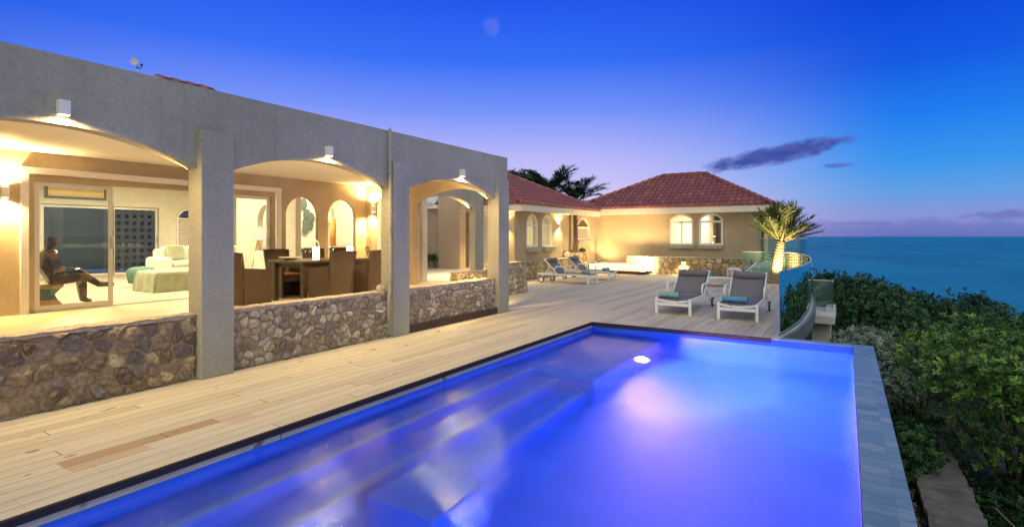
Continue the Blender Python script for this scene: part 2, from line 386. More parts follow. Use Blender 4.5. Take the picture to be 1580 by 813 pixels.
def m_roof():
    m, t, bs = mat('terracotta_tile'); p = gpos(t)
    at = t.new('ShaderNodeAttribute'); at.attribute_name = 'tint'
    n = t.noise(p, 2.2, 5, .65)
    c = t.mix(t.smooth(n, .35, .7), at.outputs[0], t.mix(.25, at.outputs[0], (.16, .07, .07, 1)))
    t.l.new(c, bs.inputs['Base Color']); bs.inputs['Roughness'].default_value = .6
    bumpto(t, bs, t.noise(p, 40, 3), .2, .01); return m
M['roof'] = m_roof()
def m_weave(name, c1, c2, sc=70):
    m, t, bs = mat(name); p = pos(t)
    s = t.new('ShaderNodeSeparateXYZ'); t.l.new(p, s.inputs[0])
    a = t.m('SINE', t.m('MULTIPLY', t.m('ADD', s.outputs[0], s.outputs[1]), sc*4)); b = t.m('SINE', t.m('MULTIPLY', s.outputs[2], sc*4))
    f = t.m('ADD', .5, t.m('MULTIPLY', t.m('MULTIPLY', a, b), .5))
    t.l.new(t.mix(f, c1+(1,), c2+(1,)), bs.inputs['Base Color']); bs.inputs['Roughness'].default_value = .6
    bumpto(t, bs, f, .4, .004); return m
M['wicker'] = m_weave('brown_wicker', (.045, .027, .02), (.09, .058, .042))
M['sling'] = m_weave('grey_sling_mesh', (.11, .11, .125), (.17, .165, .18), 120)
M['seatpad'] = simple('orange_seat_pad', (.55, .28, .08), .8)
M['table'] = simple('dark_table_wood', (.07, .045, .03), .35, var=.3, sc=10)

# ------------------------------------------------------------------ walls with arched openings
def arch_top(u, o):
    ua, ub, zb, zs, rise = o; w = (ub-ua)/2; uc = (ua+ub)/2
    # circular segment
    if rise >= w: return zs+rise*math.sqrt(max(0, 1-((u-uc)/w)**2))
    rr = (w*w+rise*rise)/(2*rise); return zs+math.sqrt(max(0, rr*rr-(u-uc)**2))-(rr-rise)
def arch_wall(axis, c0, c1, u0, u1, z0, z1, ops, n=22, mb=None):
    """wall occupying c0..c1 across its plane; openings share zb and zs"""
    mb = mb or MB(); us = {u0, u1}; zl = {z0, z1}
    for o in ops:
        zl |= {o[2], o[3]}
        for i in range(n+1): us.add(round(o[0]+(o[1]-o[0])*i/n, 6))
    us = sorted(u for u in us if u0 <= u <= u1); zl = sorted(z for z in zl if z0 <= z <= z1)
    quads = []
    for a, b in zip(us, us[1:]):
        mid = (a+b)/2; op = next((o for o in ops if o[0] < mid < o[1]), None)
        if op is None:
            for p, q in zip(zl, zl[1:]): quads.append(((a, p), (b, p), (b, q), (a, q)))
        else:
            for p, q in zip(zl, zl[1:]):
                if q <= op[2]+1e-6: quads.append(((a, p), (b, p), (b, q), (a, q)))
            ta, tb = arch_top(a, op), arch_top(b, op)
            if z1 > max(ta, tb)+.001: quads.append(((a, ta), (b, tb), (b, z1), (a, z1)))
    cnt = {}; key = lambda p: (round(p[0], 4), round(p[1], 4))
    for q in quads:
        for i in range(4):
            e = (key(q[i]), key(q[(i+1) % 4])); cnt[frozenset(e)] = cnt.get(frozenset(e), 0)+1
    P = (lambda c, u, z: (c, u, z)) if axis == 'X' else (lambda c, u, z: (u, c, z))
    for q in quads:
        for c in (c0, c1): mb.add([P(c, *p) for p in q], [(0, 1, 2, 3)])
        for i in range(4):
            a, b = q[i], q[(i+1) % 4]
            if cnt[frozenset((key(a), key(b)))] == 1 and key(a) != key(b):
                mb.add([P(c0, *a), P(c0, *b), P(c1, *b), P(c1, *a)], [(0, 1, 2, 3)])
    return mb
def arch_frame(axis, c0, c1, o, fw, mid=True, rail=None, mb=None):
    """frame ring inside an arched opening"""
    mb = mb or MB(); ua, ub, zb, zs, rise = o; n = 16
    uc = (ua+ub)/2
    outer = [(ua, zb), (ub, zb)]+[(ub-(ub-ua)*i/n, arch_top(ub-(ub-ua)*i/n, o)) for i in range(n+1)]
    io = (ua+fw, ub-fw, zb+fw, zs, max(.02, rise-fw))
    inner = [(ua+fw, zb+fw), (ub-fw, zb+fw)]+[(io[1]-(io[1]-io[0])*i/n, arch_top(io[1]-(io[1]-io[0])*i/n, io)) for i in range(n+1)]
    P = (lambda c, u, z: (c, u, z)) if axis == 'X' else (lambda c, u, z: (u, c, z))
    N = len(outer)
    vs = [P(c, *p) for c in (c0, c1) for p in outer]+[P(c, *p) for c in (c0, c1) for p in inner]
    fs = []
    for i in range(N):
        j = (i+1) % N
        fs += [(i, j, 2*N+j, 2*N+i), (N+i, N+j, 3*N+j, 3*N+i), (i, j, N+j, N+i), (2*N+i, 2*N+j, 3*N+j, 3*N+i)]
    mb.add(vs, fs)
    def bar(u0, u1, z0, z1):
        if axis == 'X': mb.box(c0, c1, u0, u1, z0, z1)
        else: mb.box(u0, u1, c0, c1, z0, z1)
    if rail: bar(ua+fw, ub-fw, rail-fw*.5, rail+fw*.5)
    if mid: bar(uc-fw*.35, uc+fw*.35, zb+fw, (rail or zs))
    return mb
def arch_pane(axis, c, o, ins=.01, th=.006):
    ua, ub, zb, zs, rise = o; n = 16; io = (ua+ins, ub-ins, zb+ins, zs, rise-ins)
    pts = [(io[0], io[2]), (io[1], io[2])]+[(io[1]-(io[1]-io[0])*i/n, arch_top(io[1]-(io[1]-io[0])*i/n, io)) for i in range(n+1)]
    P = (lambda u, z: (c, u, z)) if axis == 'X' else (lambda u, z: (u, c, z))
    mb = MB(); mb.add([P(*p) for p in pts], [tuple(range(len(pts)))]); return mb

# ------------------------------------------------------------------ rubble stone walls built stone by stone
def clip(poly, px, py, nx, ny):
    out = []
    for i in range(len(poly)):
        a, b = poly[i], poly[(i+1) % len(poly)]
        da = (a[0]-px)*nx+(a[1]-py)*ny; db = (b[0]-px)*nx+(b[1]-py)*ny
        if da <= 0: out.append(a)
        if (da < 0) != (db < 0) and abs(da-db) > 1e-9:
            s_ = da/(da-db); out.append((a[0]+(b[0]-a[0])*s_, a[1]+(b[1]-a[1])*s_))
    return out
def stones(mb, P, u0, u1, z0, z1, size, pal, proud=.036, gap=.006, rnd=random):
    nu = max(1, round((u1-u0)/size)); nz = max(1, round((z1-z0)/(size*.82)))
    du, dz = (u1-u0)/nu, (z1-z0)/nz; pts = {}
    for i in range(-1, nu+1):
        for j in range(-1, nz+1):
            pts[i, j] = (u0+(i+.5+(.25 if j % 2 else -.25)+rnd.uniform(-.46, .46))*du, z0+(j+.5+rnd.uniform(-.46, .46))*dz)
    for i in range(-1, nu+1):
        for j in range(-1, nz+1):
            c = pts[i, j]
            poly = [(u0, z0), (u1, z0), (u1, z1), (u0, z1)]
            for a in range(-2, 3):
                for b in range(-2, 3):
                    q = pts.get((i+a, j+b))
                    if q is None or (a == 0 and b == 0): continue
                    dx, dy = q[0]-c[0], q[1]-c[1]; L = math.hypot(dx, dy)
                    g = gap*rnd.uniform(.6, 1.5)
                    poly = clip(poly, (c[0]+q[0])/2-dx/L*g, (c[1]+q[1])/2-dy/L*g, dx/L, dy/L)
                    if len(poly) < 3: break
                if len(poly) < 3: break
            if len(poly) < 3: continue
            for _ in range(2):
                np_ = []
                for a_, b_ in zip(poly, poly[1:]+poly[:1]):
                    np_ += [(a_[0]*.75+b_[0]*.25, a_[1]*.75+b_[1]*.25), (a_[0]*.25+b_[0]*.75, a_[1]*.25+b_[1]*.75)]
                poly = np_
            cu = sum(p[0] for p in poly)/len(poly); cz = sum(p[1] for p in poly)/len(poly)
            if max(p[0] for p in poly)-min(p[0] for p in poly) < .03: continue
            n = len(poly); pr = proud*rnd.uniform(.6, 1.25); vs = []
            sd = rnd.uniform(0, 90)
            for k_, (sc, h) in enumerate(((1, -.01), (.96, .5*pr), (.82, .85*pr), (.58, pr), (.28, 1.05*pr))):
                for p in poly:
                    u, z = cu+(p[0]-cu)*sc, cz+(p[1]-cz)*sc
                    w = noise.noise(Vector((u*13, z*13, sd)))*.8+noise.noise(Vector((u*34, z*34, sd)))*.8
                    vs.append(P(u, z, h+(w*pr*.9 if k_ else 0)))
            vs.append(P(cu, cz, 1.05*pr))
            fs = [(r*n+i_, r*n+(i_+1) % n, (r+1)*n+(i_+1) % n, (r+1)*n+i_) for r in range(4) for i_ in range(n)]
            fs += [(4*n+i_, 4*n+(i_+1) % n, 5*n) for i_ in range(n)]
            col = rnd.choice(pal); k2 = rnd.uniform(.9, 1.45)
            mb.add(vs, fs, tuple(min(.8, x*k2) for x in col))
def rough_cap(x0, x1, y0, y1, z, th=.035, step=.05):
    mb = MB(); nx = max(2, int((x1-x0)/step)); ny = max(2, int((y1-y0)/step)); vs = []
    for i in range(nx+1):
        for j in range(ny+1):
            x = x0+(x1-x0)*i/nx; y = y0+(y1-y0)*j/ny; e = (i in (0, nx)) or (j in (0, ny))
            w = noise.noise(Vector((x*9, y*9, z)))*.013+noise.noise(Vector((x*25, y*25, z)))*.008
            vs.append((x+(w if i in (0, nx) else 0)*1.2, y, z+th*(.75 if e else 1)+w))
    fs = [(i*(ny+1)+j, (i+1)*(ny+1)+j, (i+1)*(ny+1)+j+1, i*(ny+1)+j+1) for i in range(nx) for j in range(ny)]
    mb.add(vs, fs)
    for a, b in (((x0, y0), (x0, y1)), ((x1, y0), (x1, y1)), ((x0, y0), (x1, y0)), ((x0, y1), (x1, y1))):
        pass
    o = len(mb.v); ring = [i*(ny+1) for i in range(nx+1)]+[nx*(ny+1)+j for j in range(1, ny+1)]+[i*(ny+1)+ny for i in range(nx-1, -1, -1)]+[j for j in range(ny-1, 0, -1)]
    low = [(vs[i][0], vs[i][1], z-.01) for i in ring]; m_ = len(ring)
    mb.v += low
    for i in range(m_): mb.f.append((ring[i], ring[(i+1) % m_], o+(i+1) % m_, o+i)); mb.col.append(None)
    return mb
PAL_DARK = [(.40, .30, .20), (.30, .22, .15), (.36, .27, .18), (.42, .32, .21), (.20, .16, .13), (.58, .47, .30), (.32, .25, .19), (.26, .22, .20)]
PAL_GREY = [(.42, .36, .29), (.52, .46, .37), (.32, .28, .25), (.60, .52, .40), (.46, .38, .29), (.66, .58, .46), (.38, .30, .24)]
PAL_TAN = [(.52, .40, .24), (.60, .48, .30), (.44, .34, .20), (.66, .54, .36), (.36, .27, .17)]
def stone_wall(label, x0, x1, y0, y1, z1, size, pal, faces, cat='stone wall', cap=True, mort='mortar', z0=0.0, seed=1):
    rnd = random.Random(seed)
    t_ = thing('stone_wall', label, cat, ((x0+x1)/2, (y0+y1)/2, z0))
    L = t_.location.copy()
    def ob(nm, mb, mt, **k):
        o = obj(nm, mb, mt, t_, **k); o.location = -L; return o
    s = .035
    s2 = s-.010; c = MB().box(x0+s2, x1-s2, y0+s2, y1-s2, z0, z1); ob('mortar_core', c, M[mort])
    st = MB()
    if '+X' in faces: stones(st, lambda u, z, h: (x1-s+h, u, z), y0, y1, z0, z1, size, pal, rnd=rnd)
    if '-X' in faces: stones(st, lambda u, z, h: (x0+s-h, u, z), y0, y1, z0, z1, size, pal, rnd=rnd)
    if '-Y' in faces: stones(st, lambda u, z, h: (u, y0+s-h, z), x0, x1, z0, z1, size, pal, rnd=rnd)
    if '+Y' in faces: stones(st, lambda u, z, h: (u, y1-s+h, z), x0, x1, z0, z1, size, pal, rnd=rnd)
    ob('stone_facing', st, M['stone'], smooth=True)
    if cap: ob('cap', rough_cap(x0, x1, y0, y1, z1), M['cap'], smooth=True)
    return t_

# ================================================================== SETTING
# sea
mb = MB(); mb.add([(-90000, -90000, -55), (90000, -90000, -55), (90000, 90000, -55), (-90000, 90000, -55)], [(0, 1, 2, 3)])
struct(obj('sea', mb, M['sea']))
# hillside
def ground_z(x, y):
    if x < 1.3 and y < 28: base = -1.75
    else: base = -1.75-.30*max(0, x-1.3)
    base -= .16*max(0, y-26)+.0016*max(0, y-26)**2
    base -= .012*max(0, x-1.3)**2*.3
    if x < .4 and 9.5 < y < 30: base -= 0
    return max(-58, base+.12*noise.noise(Vector((x*.6, y*.6, 0))))
mb = MB(); vs = []; xs = [-60, -40, -25, -12, -4, -1]+[i*.5 for i in range(0, 60)]+[32+i*5 for i in range(30)]; ys = [-60, -30, -10]+[i*.8-4 for i in range(60)]+[46+5*i for i in range(30)]
for x in xs:
    for y in ys: vs.append((x, y, ground_z(x, y)))
n_ = len(ys); mb.add(vs, [(i*n_+j, (i+1)*n_+j, (i+1)*n_+j+1, i*n_+j+1) for i in range(len(xs)-1) for j in range(n_-1)])
struct(obj('hillside', mb, M['earth'], smooth=True))

# rail curve (plan)
RAIL = [(-.90, 9.42), (-.80, 10.1), (-.72, 11.0), (-.68, 12.0), (-.67, 13.0), (-.70, 14.2), (-.78, 15.5), (-.90, 16.8), (-1.05, 18.0), (-1.30, 19.2), (-1.75, 20.1), (-2.4, 20.45), (-3.15, 20.5)]
def catmull(P, k=5):
    out = []
    for i in range(len(P)-1):
        p0, p1, p2, p3 = P[max(0, i-1)], P[i], P[i+1], P[min(len(P)-1, i+2)]
        for j in range(k):
            s_ = j/k
            out.append(tuple(.5*((2*p1[a])+(-p0[a]+p2[a])*s_+(2*p0[a]-5*p1[a]+4*p2[a]-p3[a])*s_*s_+(-p0[a]+3*p1[a]-3*p2[a]+p3[a])*s_**3) for a in (0, 1)))
    out.append(P[-1]); return out
RC = catmull(RAIL)
# wooden deck: one slab beside the pool, one beyond it
mb = MB()
mb.box(-6.40, -4.02, -3.0, 9.2, -.10, 0)
edge = [(-.885+.0, 9.205)]+[(x+.06, y) for x, y in RC[1:-1]]+[(-3.15, 20.56)]
mb.prism([(-10.1, 9.205)]+edge+[(-3.15, 22.6), (-10.1, 22.6)], -.10, 0)
struct(obj('timber_deck', mb, M['deck']))
# dark wood edge strip round the pool
mb = MB(); mb.box(-4.02, -3.985, -3, 9.165, -.045, .006); mb.box(-4.02, -1.0, 9.165, 9.2, -.06, .006)
tag(obj('deck_edging', mb, simple('dark_edge_wood', (.03, .028, .035), .9, spec=.1), bevel=.003), 'narrow dark wooden lip along the deck edge above the pool', 'edging')

# ------------------------------------------------------------------ pool
PZ = -.12
pool = thing('swimming_pool', 'long rectangular blue swimming pool glowing from within', 'swimming pool', (-1.95, 4, 0))
pl = -pool.location
def pobj(nm, mb, mt, **k):
    o = obj(nm, mb, mt, pool, **k); o.location = pl; return o
X0, X1, Y0p, Y1p, ZF = -4.02, .08, -3.0, 9.2, -1.55
mb = MB()
mb.add([(X0, Y0p, ZF), (X1, Y0p, ZF), (X1, Y1p, ZF), (X0, Y1p, ZF)], [(0, 1, 2, 3)])
mb.add([(X0, Y0p, ZF), (X0, Y1p, ZF), (X0, Y1p, -.1), (X0, Y0p, -.1)], [(0, 1, 2, 3)])
mb.add([(X1-.003, Y0p, ZF), (X1-.003, Y1p, ZF), (X1-.003, Y1p, -.02), (X1-.003, Y0p, -.02)], [(0, 1, 2, 3)])
mb.add([(X0, Y1p-.003, ZF), (X1, Y1p-.003, ZF), (X1, Y1p-.003, -.02), (X0, Y1p-.003, -.02)], [(0, 1, 2, 3)])
mb.add([(X0, Y0p, ZF), (X1, Y0p, ZF), (X1, Y0p, -.01), (X0, Y0p, -.01)], [(0, 1, 2, 3)])
pobj('basin', mb, M['pooltile'])
mb = MB(); mb.box(X0+.002, -2.75, 6.35, Y1p-.002, ZF, -.62); pobj('tanning_shelf', mb, M['pooltile'])
for i, (xe, z) in enumerate(((-3.62, -.42), (-3.24, -.74), (-2.86, -1.08))):
    mb = MB(); mb.box(X0+.002+.001*i, xe, -2.9, 6.34-.001*i, ZF, z); st = pobj('step', mb, M['pooltile'])
    mb = MB(); mb.box(xe-.07, xe+.004, -2.9, 6.33, z-.02, z+.006); o = obj('nosing', mb, M['nosing'], st)
mb = MB(); mb.box(-3.0, -2.36, 2.75, 3.4, ZF, -.55); pobj('pedestal', mb, M['pooltile'], bevel=.01)
mb = MB(); mb.box(X1, .335, Y0p, 9.38, -.12, .0); mb.box(-.885, X1, Y1p, 9.38, -.12, .0); pobj('coping', mb, M['coping'], bevel=.006)
mb = MB(); mb.box(.12, .31, Y0p, 9.34, -2.4, -.12); mb.box(-.9, .12, 9.205, 9.36, -2.4, -.12); pobj('outer_wall', mb, M['concrete'])
# water surface
mb = MB(); mb.add([(X0+.001, Y0p, PZ), (X1-.004, Y0p, PZ), (X1-.004, Y1p-.004, PZ), (X0+.001, Y1p-.004, PZ)], [(0, 1, 2, 3)])
struct(obj('pool_water', mb, M['water']))
# underwater lamps
M['lampglow'] = emit('pool_lamp_glow', (.75, .8, 1), 12)
def pool_light(loc, d, label, e, col, spread=170, rad=.05, cols=None):
    q = thing('underwater_light', label, 'pool light', loc, 0, 'round lights set in the pool walls')
    dv = Vector(d).normalized()
    rot = dv.to_track_quat('Z', 'Y').to_euler()
    q.rotation_euler = rot
    mb = MB(); mb.lathe([(rad, 0), (rad*1.05, .012), (rad*.8, .02), (0.01, .02)], n=20); obj('lens', mb, M['lampglow'], q)
    mb = MB(); mb.lathe([(rad*1.35, 0), (rad*1.35, .01), (rad*1.06, .012), (rad*1.06, .0)], n=20); obj('rim', mb, M['chrome'], q)
    li = bpy.data.lights.new('pool_lamp', 'AREA'); li.shape = 'DISK'; li.size = .10; li.energy = e; li.color = col
    li.spread = R(spread)
    lo = bpy.data.objects.new('lamp', li); C.objects.link(lo); lo.parent = q; lo.location = (0, 0, .04); lo.rotation_euler = (PI, 0, 0)
    return q
pool_light((-2.745, 8.1, -.92), (1, -.15, 0), 'bright round light on the side of the shallow shelf', 600, (1, .46, .90))
#pool_light((X0+.37+.01+.4+.005+.38, 1.4, -1.3), (1, .2, 0), 'round light low on the pool step near the camera', 130, (.06, .16, 1))
pool_light((-1.9, Y0p+.01, -.8), (0, 1, 0), 'round light on the near end wall of the pool', 9, (.05, .3, 1))
pool_light((.07, 1.2, -.9), (-1, .5, 0), 'round light on the seaward pool wall', 60, (.45, .45, 1))

# ================================================================== MAIN HOUSE
FX, FB = -6.17, -6.36
house = thing('main_house', 'grey stucco house with three arched bays, flat parapet and lit terrace', 'house', (-9, 4, 0))
hl_ = -house.location
def hobj(nm, mb, mt, par=house, off=True, **k):
    o = obj(nm, mb, mt, par, **k)
    if par is house: o.location = hl_
    return o
ops = [(.57, 3.17, .41, 2.36, .28), (3.54, 6.14, .41, 2.36, .28), (6.5, 9.1+.05, .41, 2.36, .28)]
ops = [(a, b, 0.0, zs, r) for a, b, zb, zs, r in ops]
mb = arch_wall('X', FB, FX, -3.0, 9.62, 0, 3.28, ops, n=30); hobj('facade_wall', mb, M['stucco'])
for (a, b) in ((.2, .57), (3.17, 3.54), (6.14, 6.5), (9.15, 9.55)):
    mb = MB().box(FX-.15, -6.08, a-.004, b+.004, 0, 2.79); hobj('pillar', mb, M['stucco'], bevel=.012)
# parapet cap and flat roof / ceiling
mb = MB().box(-10.8, FB-.002, -3, 9.69, 2.922, 3.12); hobj('flat_roof', mb, M['stucco'])
mb = MB().box(-10.6, FB-.003, -3, 9.70, 2.90, 2.918); hobj('ceiling', mb, M['ceil'])
# terrace floor
mb = MB().box(-10.62, FB-.0, -3, 9.9, .0, .41); struct(obj('terrace_floor', mb, M['terrace_tile']))
# back wall with sliding-door opening and two arched openings
wl = MB()
wl.box(-10.8, -10.6, -3, 2.93, .41, 2.92); wl.box(-10.8, -10.6, 2.93, 7.21, 2.55, 2.92)
arch_wall('X', -10.7, -10.6, 7.21, 9.7, .41, 2.92, [(7.36, 8.22, 1.02, 2.12, .38), (8.5, 9.36, 1.02, 2.12, .38)], mb=wl)
hobj('terrace_wall', wl, M['stucco_tan'])
# white door surround
mb = MB(); mb.box(-10.6, -10.55, 2.84, 2.94, .41, 2.66); mb.box(-10.6, -10.55, 7.12, 7.22, .41, 2.66); mb.box(-10.6, -10.55, 2.94, 7.12, 2.56, 2.66)
hobj('door_surround', mb, M['white'], bevel=.006)
mb = MB(); mb.box(-10.79, -10.62, 2.94, 3.02, .41, 2.56); mb.box(-10.79, -10.62, 7.02, 7.12, .41, 2.56); mb.box(-10.79, -10.62, 3.02, 7.02, 2.46, 2.56)
hobj('door_reveal', mb, M['stucco_tan'])
def sliding_panel(y0, y1, x, z0, z1, name='sliding_door', par=house):
    fw = .065; mb = MB()
    mb.box(x-.02, x+.02, y0, y0+fw, z0, z1); mb.box(x-.02, x+.02, y1-fw, y1, z0, z1)
    mb.box(x-.0195, x+.0195, y0+fw, y1-fw, z0, z0+fw*1.2); mb.box(x-.0195, x+.0195, y0+fw, y1-fw, z1-fw, z1)
    o = hobj(name, mb, M['alu'], par, bevel=.004)
    g = MB(); g.box(x-.003, x+.003, y0+fw, y1-fw, z0+fw*1.2, z1-fw); obj('glass', g, M['glass'], o)
    h = MB(); h.box(x+.02, x+.045, y1-.045, y1-.02, z0+.95, z0+1.15); obj('handle', h, M['chrome'], o)
    return o
sliding_panel(3.03, 4.08, -10.68, .43, 2.455)
sliding_panel(5.98, 7.01, -10.68, .43, 2.455)
mb = MB(); mb.box(-10.76, -10.63, 3.02, 7.02, .41, .428); hobj('door_track', mb, M['alu'])
# end wall with two arches
EZ = 2.42
wl = arch_wall('Y', 9.7, 9.9, -10.6, -6.36, .41, 2.92, [(-10.4, -9.25, .41, EZ, .28), (-8.95, -6.5, .41, EZ, .28)])
hobj('end_wall', wl, M['stucco_tan'])
# shuttered arched window seen through the narrow arch
def shutters(axis, c, u0, u1, z0, z1, pitch=.07, mb=None):
    mb = mb or MB(); n = int((z1-z0)/pitch)
    for i in range(n):
        z = z0+(i+.5)*(z1-z0)/n
        if axis == 'Y': mb.add([(u0, c, z-.4*pitch), (u1, c, z-.4*pitch), (u1, c+.045, z+.4*pitch), (u0, c+.045, z+.4*pitch), (u0, c+.0, z-.4*pitch-.008), (u1, c, z-.4*pitch-.008), (u1, c+.045, z+.4*pitch-.008), (u0, c+.045, z+.4*pitch-.008)], [(0, 1, 2, 3), (4, 5, 6, 7), (0, 1, 5, 4)])
        else: mb.add([(c, u0, z-.4*pitch), (c, u1, z-.4*pitch), (c-.045, u1, z+.4*pitch), (c-.045, u0, z+.4*pitch), (c, u0, z-.4*pitch-.008), (c, u1, z-.4*pitch-.008), (c-.045, u1, z+.4*pitch-.008), (c-.045, u0, z+.4*pitch-.008)], [(0, 1, 2, 3), (4, 5, 6, 7), (0, 1, 5, 4)])
    return mb
op = (-10.3, -9.3, .5, 2.1, .42)
mb = MB().box(-10.6, -9.2, 10.32, 10.5, .41, 2.92); hobj('recess_wall', mb, M['wall_in'])
w = hobj('window', arch_frame('Y', 10.24, 10.31, op, .06, False, 2.05), M['white'])
obj('shutter', shutters('Y', 10.26, -10.24, -9.36, .57, 2.02), M['white'], w)
# arcade wall facing the sea behind the end wall
wl = arch_wall('X', -9.42, -9.2, 9.9, 13.02, .41, 3.0, [(10.05, 12.6, .41, EZ, .28)]); hobj('arcade_wall', wl, M['stucco'])
# courtyard walls
mb = MB().box(-18, -12.75, 15.3, 15.5, .41, 2.7); hobj('courtyard_wall', mb, M['stucco_tan'])
mb = MB().box(-12.75, -11.75, 15.15, 15.5, .41, 3.5); hobj('courtyard_wall', mb, M['stucco_tan'])
w = hobj('shuttered_window', MB().box(-14.2, -13.62, 15.24, 15.299, 1.42, 2.5), M['white'])
obj('shutter', shutters('Y', 15.18, -14.17, -13.65, 1.46, 2.46), M['white'], w)
obj('sill', MB().box(-14.25, -13.57, 15.12, 15.28, 1.28, 1.41), M['stucco_tan'], w)
mb = MB()
for i in range(9): mb.tube([(-14.3+i*.17, 15.0, 2.80), (-14.3+i*.17, 16.6, 3.4)], .07, 8)
mb.box(-18, -12.76, 15.05, 15.15, 2.62, 2.76)
hobj('white_tiled_eave', mb, M['white'])
# rear part of the house: living room shell
IX = -18.7
wl = MB()
wl.box(IX-.2, IX, 1.0, 5.45, .41, 3.4); wl.box(IX-.2, IX, 5.45, 8.42, 2.5, 3.4)
arch_wall('X', IX-.2, IX, 8.42, 12.2, .41, 3.4, [(8.93, 9.75, 1.0, 2.2, .33)], mb=wl)
wl.box(IX, -10.8, 1.0, 1.2, .41, 3.4); wl.box(IX, -13.2, 12.0, 12.2, .41, 3.4)
wl.box(-13.2, -13.0, 7.9, 12.2, .41, 3.4)
hobj('room_wall', wl, M['wall_in'])
wl = arch_wall('Y', 7.75, 7.9, -13.2, -10.8, .41, 2.92, [(-12.3, -11.55, .9, 2.0, .36)]); hobj('partition_wall', wl, M['wall_in'])
hobj('partition_wall', MB().box(-13, -10.8, 10.6, 10.8, .41, 3.0), M['wall_in'])
mb = MB().box(IX, -10.8, 1.0, 12.2, 3.3, 3.42); hobj('room_ceiling', mb, M['white'])
mb = MB().box(-10.82, -10.801, 1, 12, 2.9, 3.42); hobj('ceiling_edge', mb, M['white'])
mb = MB().box(IX-.3, -10.621, .5, 12.3, .0, .405); struct(obj('room_floor', mb, M['terrace_tile']))
def big_slider(y0, y1):
    sliding_panel(y0, y1, IX-.08, .42, 2.48)
big_slider(5.47, 7.2); big_slider(7.15, 8.40)
w = hobj('arched_window', arch_frame('X', IX-.08, IX+.02, (8.94, 9.74, 1.01, 2.2, .32), .05, False, 2.18), M['white'])
obj('shutter', shutters('X', IX, 8.99, 9.69, 1.06, 2.15), M['cream'], w)
# tiled roof rising behind the parapet
def tile_plane(mb, O, U, V, inside, lu, lv, p=.26, course=.36, amp=.045, cols=None, rnd=random, NU=7):
    """O corner at the eave, U along eave, V up-slope (unit). inside(u,v) keeps a face"""
    U = Vector(U).normalized(); V = Vector(V).normalized(); Nn = U.cross(V).normalized()
    if Nn.z < 0: Nn = -Nn
    O = Vector(O); nu = int(lu/p); nv = int(lv/course)+1
    for j in range(nv):
        v0, v1 = j*course, (j+1)*course
        for i in range(nu+1):
            u0 = i*p
            if not inside(u0+p/2, (v0+v1)/2): continue
            c = rnd.choice(cols); kk = rnd.uniform(.85, 1.12); c = tuple(x*kk for x in c)
            vs = []
            for (v, lift) in ((v0, .035), (v1+.02, .0)):
                for q in range(NU):
                    f = q/(NU-1)
                    h = amp*math.sin(f*PI*1.25) if f < .8 else -amp*.35*math.sin((f-.8)/.2*PI)
                    vs.append(O+U*(u0+f*p)+V*v+Nn*(h+lift+.02))
            for q in range(NU):
                f = q/(NU-1); vs.append(O+U*(u0+f*p)+V*v0+Nn*(-.01))
            fs = [(q, q+1, NU+q+1, NU+q) for q in range(NU-1)]+[(2*NU+q, 2*NU+q+1, q+1, q) for q in range(NU-1)]
            mb.add(vs, fs, c)
ROOFC = [(.26, .082, .062), (.28, .09, .07), (.235, .075, .06), (.30, .10, .08), (.25, .08, .07)]
mb = MB(); rr = random.Random(3)
# main roof: plane falling to +X with a ridge far back
ez, sl_ = 3.1, math.tan(R(22))
O = (-10.35, 4.85, 4.30); Vv = Vector((-1, 0, .45)).normalized()
tile_plane(mb, O, (0, 1, 0), Vv, lambda u, v: True, 1.0, .5, cols=ROOFC, rnd=rr)
mb3 = MB(); mb3.box(-12.0, -10.62, 4.9, 5.85, 3.12, 4.35); hobj('roof_upstand', mb3, M['stucco'])
hobj('tiled_roof', mb, M['roof'])
# drainpipe
dp = thing('drainpipe', 'slim beige drainpipe running down beside the middle pillar', 'drainpipe', (-6.10, 6.08, 0))
obj('pipe', MB().tube([(-.02, 0, 3.3), (.0, 0, 3.28), (.0, 0, .78), (.015, -.02, .72), (.02, -.05, .66), (.02, -.06, .05)], .022, 10), M['stucco'], dp, smooth=True)
for z in (2.6, 1.7, .9): obj('bracket', MB().box(-.05, .03, -.03, .03, z, z+.025), M['stucco'], dp)
# satellite dish
sd = thing('satellite_dish', 'small round satellite dish on the roof above the first arch', 'satellite dish', (-10.9, 4.52, 3.12))
sd.scale = (.7, .7, 1)
m_ = MB(); m_.M = Matrix.Translation((0, -.03, 1.62)) @ Matrix.Rotation(R(62), 4, Vector((.6, 1, 0)).normalized())
m_.lathe([(.01, .0), (.04, .003), (.065, .01), (.085, .022), (.086, .025), (.065, .014), (.04, .007), (.01, .005)], n=24); obj('dish', m_, M['concrete'], sd, smooth=True)
obj('mast', MB().tube([(0, .06, 0), (0, .06, 1.53), (0, 0, 1.6)], .014, 8), M['chrome'], sd)
obj('receiver', MB().tube([(0, 0, 1.53), (.05, .10, 1.53), (.06, .11, 1.58)], .009, 6).box(.04, .08, .09, .13, 1.57, 1.61), M['dark'], sd)

